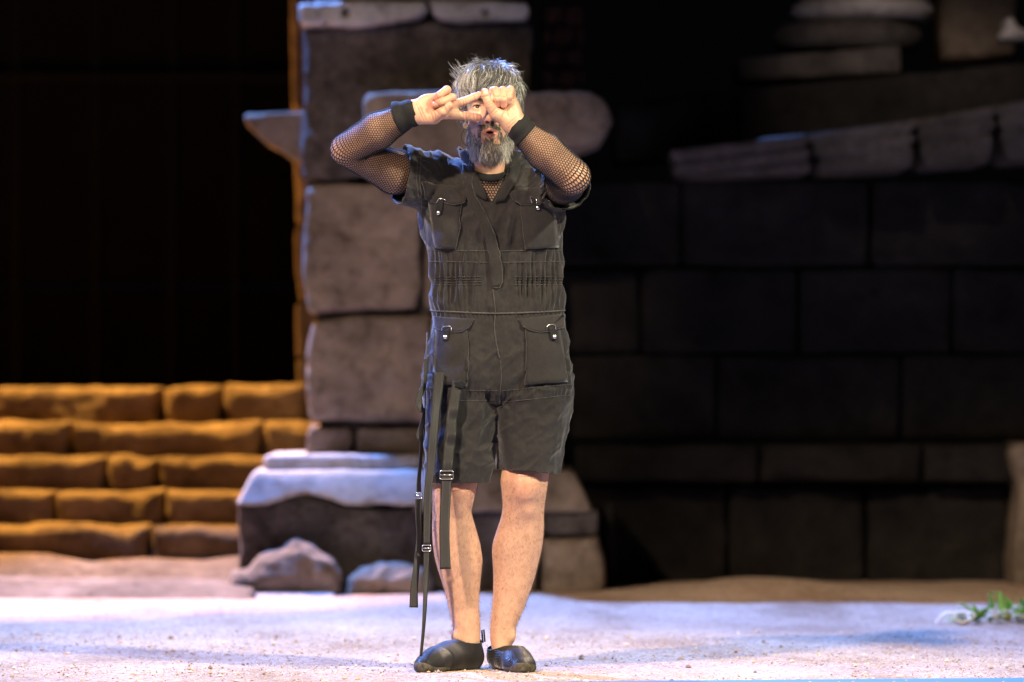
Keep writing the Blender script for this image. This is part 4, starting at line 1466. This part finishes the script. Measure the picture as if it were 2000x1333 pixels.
# lapels folding open at the throat
patch('lapel', [(903, 322), (902, 345), (912, 372)], [(926, 326), (937, 352), (952, 392)], 12, 8, off=0.007)
patch('lapel', [(990, 330), (982, 356), (965, 396)], [(1018, 318), (1010, 352), (985, 392)], 12, 8, off=0.007)
# placket
patch('placket', [(905, 345), (912, 384), (935, 432), (950, 480), (957, 520), (962, 563)], [(921, 345), (930, 384), (955, 430), (972, 480), (980, 520), (981, 557)], 40, 7, off=0.0065, th=0.004)
seam([(921, 345), (930, 384), (955, 430), (972, 480), (980, 520), (981, 557), (964, 564)], 0.0013, 0.0085, 50)
seam([(963, 566), (966, 590), (968, 612)], 0.0016, 0.001)
seam([(967, 616), (966, 640), (970, 672), (976, 700)], 0.0018, 0.001)
seam([(978, 705), (979, 735), (977, 762), (975, 800)], 0.0012, 0.0004)
# waist cord all the way round, gathered elastic, stitched bands
def ring(py, r, name, tilt=0.0, mat='seam', off=0.001, ripple=0.0, part=(0, 360)):
    z = P(0, py, YC)[2]
    c = Vector((P(972, py, YC)[0], YC, z))
    pts_ = []
    for k in range(97):
        a = math.radians(part[0] + (part[1] - part[0]) * k / 96)
        d = Vector((math.cos(a), math.sin(a), 0))
        o_ = c + d * 0.5
        o_.z += tilt * max(0.0, -math.sin(a)) + ripple * math.sin(k * 2.3)
        loc, nrm, i, dist = bvh.ray_cast(o_, -d)
        if loc is not None:
            pts_.append(np.array(loc) + np.array(d) * off)
    mk(name, *tube(pts_, r, 5), mat, suit)


ring(606, 0.0026, 'waist_cord', tilt=-0.012)
ring(489, 0.0010, 'waist_stitching', tilt=-0.006)
ring(511, 0.0010, 'waist_stitching', tilt=-0.006)
for py in (543, 548, 553, 558):
    for part in ((-170, -112), (-68, -8)):
        ring(py, 0.0013, 'elastic_gather', mat='suit', ripple=0.0012, part=part, off=0.0008)
seam([(838, 757), (900, 762), (972, 764)], 0.0009, 0.0004, 40)
seam([(836, 779), (900, 783), (970, 782)], 0.0009, 0.0004, 40)
seam([(980, 764), (1040, 758), (1114, 751)], 0.0009, 0.0004, 40)
seam([(980, 786), (1040, 780), (1112, 772)], 0.0009, 0.0004, 40)
# armhole and side seams
seam([(822, 306), (820, 340), (822, 380), (826, 430), (833, 480)], 0.0012, 0.0006, 40)
seam([(817, 306), (814, 345), (817, 385)], 0.0009, 0.0006, 30)
seam([(1064, 316), (1072, 350), (1080, 390), (1092, 430), (1097, 470)], 0.0012, 0.0006, 40)
seam([(1098, 620), (1111, 690), (1114, 745)], 0.0010, 0.0004, 30)
seam([(843, 622), (838, 690), (835, 745)], 0.0010, 0.0004, 30)
# pockets, flaps, rings and snaps
def pocket_body(l, r, nv=16):
    patch('pocket', l, r, nv, 9, off=0.0035, th=0.004, belly=0.004)
    seam(r, 0.0009, 0.006, 30)
    seam(l, 0.0009, 0.006, 30)


pocket_body([(836, 384), (842, 430), (850, 484)], [(902, 394), (898, 440), (890, 488)])
pocket_body([(1016, 396), (1020, 440), (1026, 488)], [(1078, 386), (1084, 430), (1090, 484)])
pocket_body([(851, 640), (850, 690), (846, 748)], [(912, 644), (916, 690), (912, 756)])
pocket_body([(1026, 640), (1028, 690), (1026, 752)], [(1092, 640), (1100, 690), (1108, 746)])
row_patch('pocket_flap', [(822, 353), (850, 360), (885, 364), (914, 376)], [(830, 386), (846, 394), (885, 400), (908, 396)], 24, off=0.010)
row_patch('pocket_flap', [(992, 376), (1020, 369), (1050, 365), (1079, 360)], [(1004, 394), (1022, 402), (1050, 397), (1076, 388)], 24, off=0.010)
row_patch('pocket_flap', [(848, 617), (872, 620), (900, 622), (927, 623)], [(852, 641), (872, 648), (900, 649), (917, 640)], 24, off=0.010)
row_patch('pocket_flap', [(1013, 623), (1042, 620), (1070, 617), (1102, 613)], [(1020, 638), (1042, 648), (1072, 648), (1098, 640)], 24, off=0.010)
for (rx_, ry_), (bx_, by_) in (((864, 392), (859, 413)), ((1045, 391), (1048, 406)), ((876, 643), (873, 660)), ((1073, 640), (1079, 658))):
    q = [(-8, 4), (-8, -3), (-5, -5), (5, -5), (8, -3), (8, 4)]
    mk('pocket_ring', *tube([proj(rx_ + a, ry_ + b_, 0.0155) for a, b_ in q], 0.0012, 6), 'metal', suit)
    patch('pocket_tab', [(rx_ - 5, ry_ - 1), (bx_ - 6, by_), (bx_ - 4, by_ + 7)], [(rx_ + 5, ry_ - 1), (bx_ + 6, by_), (bx_ + 4, by_ + 7)], 8, 5, off=0.0135, mat='knit', th=0.002)
    sv, sf = ball(proj(bx_, by_, 0.0165), np.array([0.0064, 0.0034, 0.0064]), 14, 8)
    mk('snap_button', sv, sf, 'metal', suit)

# ---------------------------------------------------------------- net undershirt
def hexnet(fn_map, nu, nv, wrap, fill=0.22):
    """hexagonal net over a parameter sheet; returns verts and quads (a frame round every hole)"""
    V, F = [], []
    dv = 1.0 / nv
    uu, vv = [], []
    for j in range(nv + 1):
        for i in range(nu):
            cu = (i + 0.5 * (j % 2)) / nu
            cv = j * dv
            base = len(uu)
            for sc in (1.0, 1.0 - fill):
                for k in range(6):
                    a = math.pi / 6 + k * math.pi / 3
                    uu.append(cu + sc * math.cos(a) / nu / math.sqrt(3))
                    vv.append(cv + sc * math.sin(a) * dv / 1.5)
            for k in range(6):
                F.append((base + k, base + (k + 1) % 6, base + 6 + (k + 1) % 6, base + 6 + k))
    return fn_map(np.array(uu), np.array(vv)), np.array(F)


def sleeve(C, R, fn, pts, n_round, pitch_scale=1.0):
    cl = spline(pts, 120)
    seg = np.linalg.norm(np.diff(cl, axis=0), axis=1)
    s_ = np.concatenate([[0], np.cumsum(seg)])
    Ltot = s_[-1]
    tan = np.gradient(cl, axis=0)
    tan /= np.linalg.norm(tan, axis=1)[:, None]
    nrm = np.zeros_like(tan)
    n0 = np.cross(tan[0], [0, 1, 0.2]); n0 /= np.linalg.norm(n0)
    for i in range(len(cl)):
        n0 = n0 - tan[i] * (n0 @ tan[i])
        n0 /= np.linalg.norm(n0)
        nrm[i] = n0
    bin_ = np.cross(tan, nrm)
    nv = int(Ltot / (0.31 / n_round * 0.866))

    def fm(u_, v_):
        s = np.clip(v_, 0, 1) * Ltot
        c = np.stack([np.interp(s, s_, cl[:, k]) for k in range(3)], 1)
        N_ = np.stack([np.interp(s, s_, nrm[:, k]) for k in range(3)], 1)
        B_ = np.stack([np.interp(s, s_, bin_[:, k]) for k in range(3)], 1)
        a = u_ * 2 * np.pi
        d = np.cos(a)[:, None] * N_ + np.sin(a)[:, None] * B_
        ua = arm_sdf(C[:3], R[:3])
        fa = arm_sdf(C[2:], R[2:])
        el = s_[np.argmin(np.linalg.norm(cl - C[2], axis=1))]
        wt = np.clip((s - el) / 0.03 + 0.5, 0, 1)
        # march out along the ray until the skin plus 4 mm
        t = np.full(len(s), 0.02)
        for _ in range(14):
            p = c + d * t[:, None]
            dd = ua(p[:, 0], p[:, 1], p[:, 2]) * (1 - wt) + fa(p[:, 0], p[:, 1], p[:, 2]) * wt
            t = t + (0.0042 - dd) * 0.9
            t = np.clip(t, 0.005, 0.10)
        return c + d * t[:, None]
    return hexnet(fm, n_round, nv, True)


under = empty('net_shirt', (P(960, 400, 0)[0], 0.0, 1.3), person)
pl = [AL[0] * 0.35 + AL[1] * 0.65, AL[1], AL[1] * 0.35 + AL[2] * 0.65, AL[2] * 0.80 + AL[1] * 0.12 + AL[3] * 0.08, AL[2] * 0.6 + AL[3] * 0.4, AL[3], AL[3] * 0.22 + AL[4] * 0.78]
prr = [AR[0] * 0.35 + AR[1] * 0.65, AR[1], AR[1] * 0.35 + AR[2] * 0.65, AR[2] * 0.80 + AR[1] * 0.10 + AR[3] * 0.10, AR[2] * 0.6 + AR[3] * 0.4, AR[3], AR[3] * 0.22 + AR[4] * 0.78]
for C, R, fn, pts in ((AL, AR_L, armL, pl), (AR, AR_R, armR, prr)):
    V, F = sleeve(C, R, fn, pts, 44)
    s_o = mk('net_sleeve', V, F, 'net', under, solid=0.0012, offset=0)
# cuffs: rolled knit tubes round the wrists
def cuff(a, b_, r1, r2, seed):
    a, b_ = np.array(a), np.array(b_)
    ax_ = b_ - a
    L = np.linalg.norm(ax_)
    ax_ /= L
    s = np.cross(ax_, [0, 1, 0]); s /= np.linalg.norm(s)
    q = np.cross(s, ax_)
    V, F = [], []
    n, m = 48, 14
    for j in range(m):
        t_ = j / (m - 1)
        for k in range(n):
            an = 2 * math.pi * k / n
            r = r1 + (r2 - r1) * t_ + 0.0016 * math.sin(an * 3 + seed + 4 * t_) + 0.0020 * math.sin(t_ * 9 + seed) + 0.0007 * math.sin(an * 24)
            V.append(a + ax_ * L * t_ + r * (math.cos(an) * s + math.sin(an) * q))
    for j in range(m - 1):
        for k in range(n):
            F.append((j * n + k, j * n + (k + 1) % n, (j + 1) * n + (k + 1) % n, (j + 1) * n + k))
    return mk('cuff', V, F, 'knit', under, solid=0.004, offset=0)


cuff(P(776, 231, -0.185), P(815, 217, -0.2), 0.0445, 0.0345, 1.0)
cuff(P(1028, 264, -0.212), P(1005, 242, -0.216), 0.0410, 0.0345, 2.0)
# neck band and the net on the chest
jv, jq = join([(BV, BQ), (HV, HQ)])
bb = BVHTree.FromPolygons([Vector(q) for q in jv.tolist()], jq.tolist())
T_ = spline([(914, 318, 0), (928, 332, 0), (945, 339, 0), (960, 341, 0), (976, 338, 0), (992, 330, 0), (1004, 316, 0)], 30)
V = []
for t_ in np.linspace(0, 1, 5):
    for q in T_:
        V.append(proj(q[0], q[1] + 14 * t_, 0.005 + 0.001 * math.sin(3.1 * t_), -0.04, bb))
mk('neck_band', np.array(V), [(i * 30 + j, (i + 1) * 30 + j, (i + 1) * 30 + j + 1, i * 30 + j + 1) for i in range(4) for j in range(29)], 'knit', under, solid=0.003, offset=0)


def chest(u_, v_):
    return np.array([proj(918 + 84 * a, 345 + 66 * b_, 0.004, -0.05, bb) for a, b_ in zip(u_, v_)])


V, F = hexnet(chest, 15, 13, False, 0.32)
mk('net_front', V, F, 'net', under, solid=0.0012, offset=0)

# ---------------------------------------------------------------- hanging straps
def ribbon(name, path, w, n=40, parent=None, th=0.0016, mat='web', twist=None):
    """path: (px, py, y); w: width in photo pixels along the path"""
    p = spline(path, n)
    ww = np.interp(np.linspace(0, 1, n), np.linspace(0, 1, len(w)), w)
    V, F = [], []
    for i in range(n):
        a, b_ = p[max(0, i - 1)], p[min(n - 1, i + 1)]
        t_ = np.array([b_[0] - a[0], b_[1] - a[1]])
        t_ /= np.linalg.norm(t_) + 1e-9
        nx = np.array([t_[1], -t_[0]])
        if nx[0] < 0:
            nx = -nx
        tw = np.interp(i / (n - 1), np.linspace(0, 1, len(twist)), twist) if twist else 0.0
        for s in (-1, -0.5, 0, 0.5, 1):
            V.append(P(p[i][0] + nx[0] * s * ww[i] / 2 * math.cos(tw), p[i][1] + nx[1] * s * ww[i] / 2, p[i][2] + s * ww[i] / 2 * 0.0015 * math.sin(tw)))
    for i in range(n - 1):
        for j in range(4):
            F.append((i * 5 + j, (i + 1) * 5 + j, (i + 1) * 5 + j + 1, i * 5 + j + 1))
    return mk(name, V, F, mat, parent or suit, solid=th, offset=0)


def buckle(cx, cy, y, w, h, parent, r=0.0016):
    q = []
    for sx, sy in ((-1, -1), (1, -1), (1, 1), (-1, 1)):
        for a in np.linspace(0, 1, 4):
            base = {(-1, -1): 180, (1, -1): 270, (1, 1): 0, (-1, 1): 90}[(sx, sy)]
            an = math.radians(base + 90 * a)
            q.append(P(cx + sx * (w / 2 - 3) + 3 * math.cos(an), cy + sy * (h / 2 - 3) + 3 * math.sin(an), y))
    mk('buckle', *tube(q, r, 6, True), 'metal', parent)
    mk('buckle_bar', *tube([P(cx - w / 2, cy, y), P(cx + w / 2, cy, y)], r * 0.8, 6), 'metal', parent)


s1 = ribbon('strap', [(858, 728, -0.064), (856, 756, -0.070), (852, 800, -0.072), (846, 860, -0.070), (840, 915, -0.072), (836, 960, -0.075), (834, 1010, -0.07), (833, 1066, -0.066)], [19, 19, 18, 17, 16, 15, 14, 13], 50, twist=[0, 0.1, 0.35, 0.2, -0.2, 0.1, 0, 0])
ribbon('strap_tail', [(833, 1074, -0.066), (832, 1120, -0.066), (830, 1180, -0.068), (827, 1230, -0.075), (822, 1282, -0.085)], [11, 10, 9, 8, 7], 40, s1, twist=[0, 0.2, 0.5, 0.7, 0.8])
buckle(833, 1071, -0.068, 17, 12, s1)
s2 = ribbon('strap', [(894, 746, -0.068), (890, 768, -0.074), (885, 795, -0.084), (882, 822, -0.076), (881, 846, -0.086), (878, 872, -0.076), (875, 900, -0.084), (873, 924, -0.076)], [20, 20, 21, 21, 20, 21, 20, 20], 60, twist=[0, 0.1, -0.1, 0.2, 0, 0.2, 0, 0])
ribbon('strap_tail', [(872, 930, -0.078), (871, 962, -0.074), (869, 1000, -0.070), (868, 1050, -0.072), (870, 1112, -0.078)], [20, 20, 20, 20, 21], 40, s2)
buckle(872, 928, -0.081, 26, 16, s2, 0.0018)
patch('strap_loop', [(885, 744), (884, 752), (884, 758)], [(904, 744), (904, 752), (903, 758)], 5, 5, off=0.014, mat='knit', parent=s2)
patch('strap_loop', [(848, 726), (847, 738), (850, 750)], [(866, 730), (872, 742), (872, 752)], 5, 5, off=0.012, mat='knit', parent=s1)
s3 = ribbon('strap', [(832, 700, -0.02), (831, 730, -0.03), (829, 752, -0.035), (822, 766, -0.045), (817, 785, -0.05), (823, 800, -0.045), (828, 806, -0.04), (824, 830, -0.042), (819, 850, -0.046), (823, 864, -0.042), (821, 900, -0.042), (818, 940, -0.045), (818, 962, -0.046)],
            [7, 8, 9, 12, 13, 12, 9, 10, 13, 9, 8, 9, 10], 80, twist=[0.3, 0.6, 0.8, 0.2, 0.1, 0.6, 1.0, 0.4, 0.1, 0.8, 0.8, 0.5, 0.3])
ribbon('strap_tail', [(818, 974, -0.046), (817, 1010, -0.046), (818, 1050, -0.048), (813, 1110, -0.05), (809, 1150, -0.052), (808, 1187, -0.054)], [14, 13, 11, 13, 15, 17], 50, s3, twist=[0.2, 0.5, 0.7, 0.3, 0, 0])
buckle(818, 968, -0.047, 13, 12, s3)
mk('strap_cord', *tube([P(834, 650, 0.0), P(832, 720, -0.02), P(830, 800, -0.03), P(828, 860, -0.035)], 0.0018, 6), 'seam', suit)

# ---------------------------------------------------------------- shoes
def shoe(heel, toe, ankle, rim_heel, rim_toe, seed):
    """heel, toe: pixel points on the floor; ankle: centre of the opening"""
    heel, toe, ankle = [np.array(q, float) for q in (heel, toe, ankle)]
    ax_ = toe - heel
    Lf = np.linalg.norm(ax_[:2])
    f = ax_ / np.linalg.norm(ax_)
    sd = np.array([-f[1], f[0], 0])
    sd /= np.linalg.norm(sd)

    def at(t_, s, z):
        return heel + f * Lf * t_ + sd * s + np.array([0, 0, z])
    lo = np.minimum(heel, toe) - [0.07, 0.07, 0.01]
    hi = np.maximum(heel, toe) + [0.07, 0.07, 0.17]
    G = Grid(lo, hi, 0.0026)
    G.cone(at(0.12, 0, 0.034), at(0.45, 0, 0.034), 0.035, 0.037, 0)
    G.cone(at(0.45, 0, 0.034), at(0.74, 0.004 * seed, 0.026), 0.036, 0.037, 0.03)
    G.cone(at(0.74, 0.008 * seed, 0.024), at(0.89, 0.010 * seed, 0.016), 0.034, 0.024, 0.02)
    G.cone(at(0.70, -0.016 * seed, 0.020), at(0.82, -0.018 * seed, 0.016), 0.028, 0.022, 0.02)
    G.cone(at(0.30, 0, 0.055), at(0.62, 0, 0.036), 0.034, 0.030, 0.03)
    G.cone(at(0.20, 0, 0.04), ankle, 0.042, 0.043, 0.03)
    G.F[:] = np.maximum(G.F, (0.004 - G.ax[2])[None, None, :])
    V, Q = G.mesh()
    rh, rt = np.array(rim_heel), np.array(rim_toe)
    nn_ = np.cross(sd, rt - rh)
    nn_ /= np.linalg.norm(nn_)
    if nn_[2] < 0:
        nn_ = -nn_
    mid = (rh + rt) / 2

    def gcut(v):
        # a rim that dips below the ankle bone and rises at heel and instep
        s_ = np.abs((v - mid) @ sd)
        q = ((v - mid) @ f)
        return (v - mid) @ nn_ + 0.010 * np.cos(np.clip(q / 0.06, -1.5, 1.5)) * sstep(0.0, 0.03, s_)
    V, Q = cut(V, Q, gcut)
    o = mk('shoe', V, Q, 'shoe', person, solid=0.003, offset=0.3)
    # sole: the footprint with its rubber rand
    GS = Grid(lo - [0, 0, 0.005], [hi[0], hi[1], 0.06], 0.0026)
    n_ = np.minimum(np.array(GS.F.shape), np.array(G.F.shape))
    X, Y, Z = GS.ax[0][:, None, None], GS.ax[1][None, :, None], GS.ax[2][None, None, :]
    d = None
    for a, b_, r1, r2 in ((at(0.12, 0, 0.03), at(0.45, 0, 0.03), 0.0385, 0.0375), (at(0.45, 0, 0.026), at(0.74, 0.004 * seed, 0.022), 0.036, 0.040), (at(0.74, 0.008 * seed, 0.02), at(0.895, 0.010 * seed, 0.016), 0.037, 0.027), (at(0.70, -0.016 * seed, 0.018), at(0.82, -0.018 * seed, 0.014), 0.031, 0.025)):
        e = sd_cone(X, Y, Z, a, b_, r1, r2)
        d = e if d is None else smin(d, e, 0.02)
    q = (X - heel[0]) * f[0] + (Y - heel[1]) * f[1]
    top = 0.013 + 0.016 * sstep(0.80, 1.0, q / Lf)
    arch = 0.010 * np.exp(-((q / Lf - 0.36) / 0.16) ** 2)
    d = np.maximum(np.maximum(d, Z - top - arch * 0.6), 0.0005 + arch - Z)
    GS.F[:] = d
    mk('sole', *GS.mesh(), 'rubber', o)
    return o, at


hl_, tl_ = P(934, 1306, 0.125), P(811, 1312, -0.055)
hl_[2] = tl_[2] = 0.0
so, at = shoe(hl_, tl_, P(912, 1238, 0.075), P(947, 1248, 0.12), P(878, 1250, 0.02), 1)
mk('pull_tab', *tube([P(943, 1256, 0.12), P(941, 1232, 0.125), P(945, 1230, 0.130), P(947, 1254, 0.130)], 0.0028, 6), 'web', so)
hr_, tr_ = P(972, 1300, 0.150), P(1030, 1314, -0.078)
hr_[2] = tr_[2] = 0.0
so, at = shoe(hr_, tr_, P(980, 1238, 0.075), P(968, 1262, 0.14), P(990, 1262, 0.0), -1)

# ---------------------------------------------------------------- headset microphone
mic = empty('headset_microphone', P(909, 246, -0.140))
tag(mic, 'small beige headset microphone ball with thin brown wire beside the cheek', 'microphone')
V, F = ball(P(909, 246, -0.150), np.array([0.0075, 0.0085, 0.0088]), 16, 10)
mk('foam_ball', V, F, 'foam', mic)
mk('boom', *tube(spline([P(911, 246, -0.147), P(917, 244, -0.130), P(920, 236, -0.085), P(912, 218, -0.03), P(903, 208, -0.02)], 20), 0.0011, 6), 'cable', mic)
mk('wire', *tube(spline([P(908, 252, -0.147), P(901, 266, -0.12), P(905, 280, -0.08), P(918, 290, -0.05), P(930, 300, -0.02), P(934, 318, 0.0)], 30), 0.0009, 6), 'cable', mic)

# ================================================================== BOUQUET ON THE FLOOR
bq = empty('dropped_bouquet', (P(1920, 1216, 1.9)[0], 1.9, 0.0))
tag(bq, 'dropped bunch of green leaves and white petals lying on the sandy floor', 'bouquet')
YB = 2.85


def leafmesh(name, base, direc, length, width, bend, col, parent, mat='plant'):
    base = np.array(base, float)
    d = np.array(direc, float)
    d /= np.linalg.norm(d)
    s = np.cross(d, [0.2, 0.3, 1.0])
    s /= np.linalg.norm(s)
    nrm = np.cross(s, d)
    V, F = [], []
    for i in range(7):
        t_ = i / 6
        w_ = width * (math.sin(math.pi * (0.08 + 0.92 * t_) ** 0.75)) + 0.0008
        c = base + d * length * t_ + np.array(bend) * t_ * t_
        for k in (-1, -0.5, 0, 0.5, 1):
            V.append(c + s * w_ * k + nrm * 0.25 * w_ * abs(k))
    for i in range(6):
        for j in range(4):
            F.append((i * 5 + j, i * 5 + j + 1, (i + 1) * 5 + j + 1, (i + 1) * 5 + j))
    return mk(name, V, F, mat, parent, np.array(col), solid=0.001, offset=0)


rb = random.Random(11)
for k in range(46):
    px = rb.uniform(1872, 2060)
    up = 0.25 + 0.75 * sstep(1860, 1990, np.array([px]))[0]
    b0 = P(px, 1216, YB)
    b0[1] += rb.uniform(-0.12, 0.15)
    b0[2] = rb.uniform(0.002, 0.02)
    g_ = rb.choice([(0.14, 0.34, 0.04), (0.22, 0.44, 0.06), (0.08, 0.20, 0.03), (0.42, 0.46, 0.12)])
    leafmesh('leaf', b0, (rb.uniform(-0.8, 0.8), rb.uniform(-0.5, 0.3), rb.uniform(0.15, 1.1) * up), rb.uniform(0.06, 0.12) * (0.6 + 0.6 * up), rb.uniform(0.009, 0.018), (rb.uniform(-0.02, 0.02), -0.01, -0.02), g_, bq)
for k in range(36):
    px = rb.uniform(1870, 2050)
    b0 = P(px, 1216, YB)
    b0[1] += rb.uniform(-0.16, 0.05)
    b0[2] = rb.uniform(0.006, 0.045)
    leafmesh('petal', b0, (rb.uniform(-1, 1), rb.uniform(-0.8, 0.2), rb.uniform(-0.1, 0.5)), rb.uniform(0.025, 0.045), rb.uniform(0.010, 0.018), (0, -0.01, -0.01), rb.choice([(0.78, 0.78, 0.76), (0.70, 0.74, 0.78), (0.76, 0.72, 0.66)]), bq)
for path in ([(1828, 1216), (1838, 1204), (1852, 1196), (1866, 1200), (1870, 1216)], [(1862, 1208), (1864, 1192), (1884, 1190), (1906, 1196), (1880, 1210), (1872, 1204)]):
    pp = spline([P(a, b_, YB - 0.15) for a, b_ in path], 24)
    off_ = pp[:, 2].min()
    pp[:, 2] = pp[:, 2] - off_ + 0.004
    V, F = [], []
    for i in range(24):
        for s in (-1, 0, 1):
            V.append(pp[i] + np.array([0.002 * s, 0.012 * s, 0.004 * (1 - abs(s))]))
    for i in range(23):
        for j in range(2):
            F.append((i * 3 + j, i * 3 + j + 1, i * 3 + 4 + j, i * 3 + 3 + j))
    mk('ribbon', V, F, 'plant', bq, np.tile([0.80, 0.80, 0.80], (len(V), 1)), solid=0.003, offset=0)
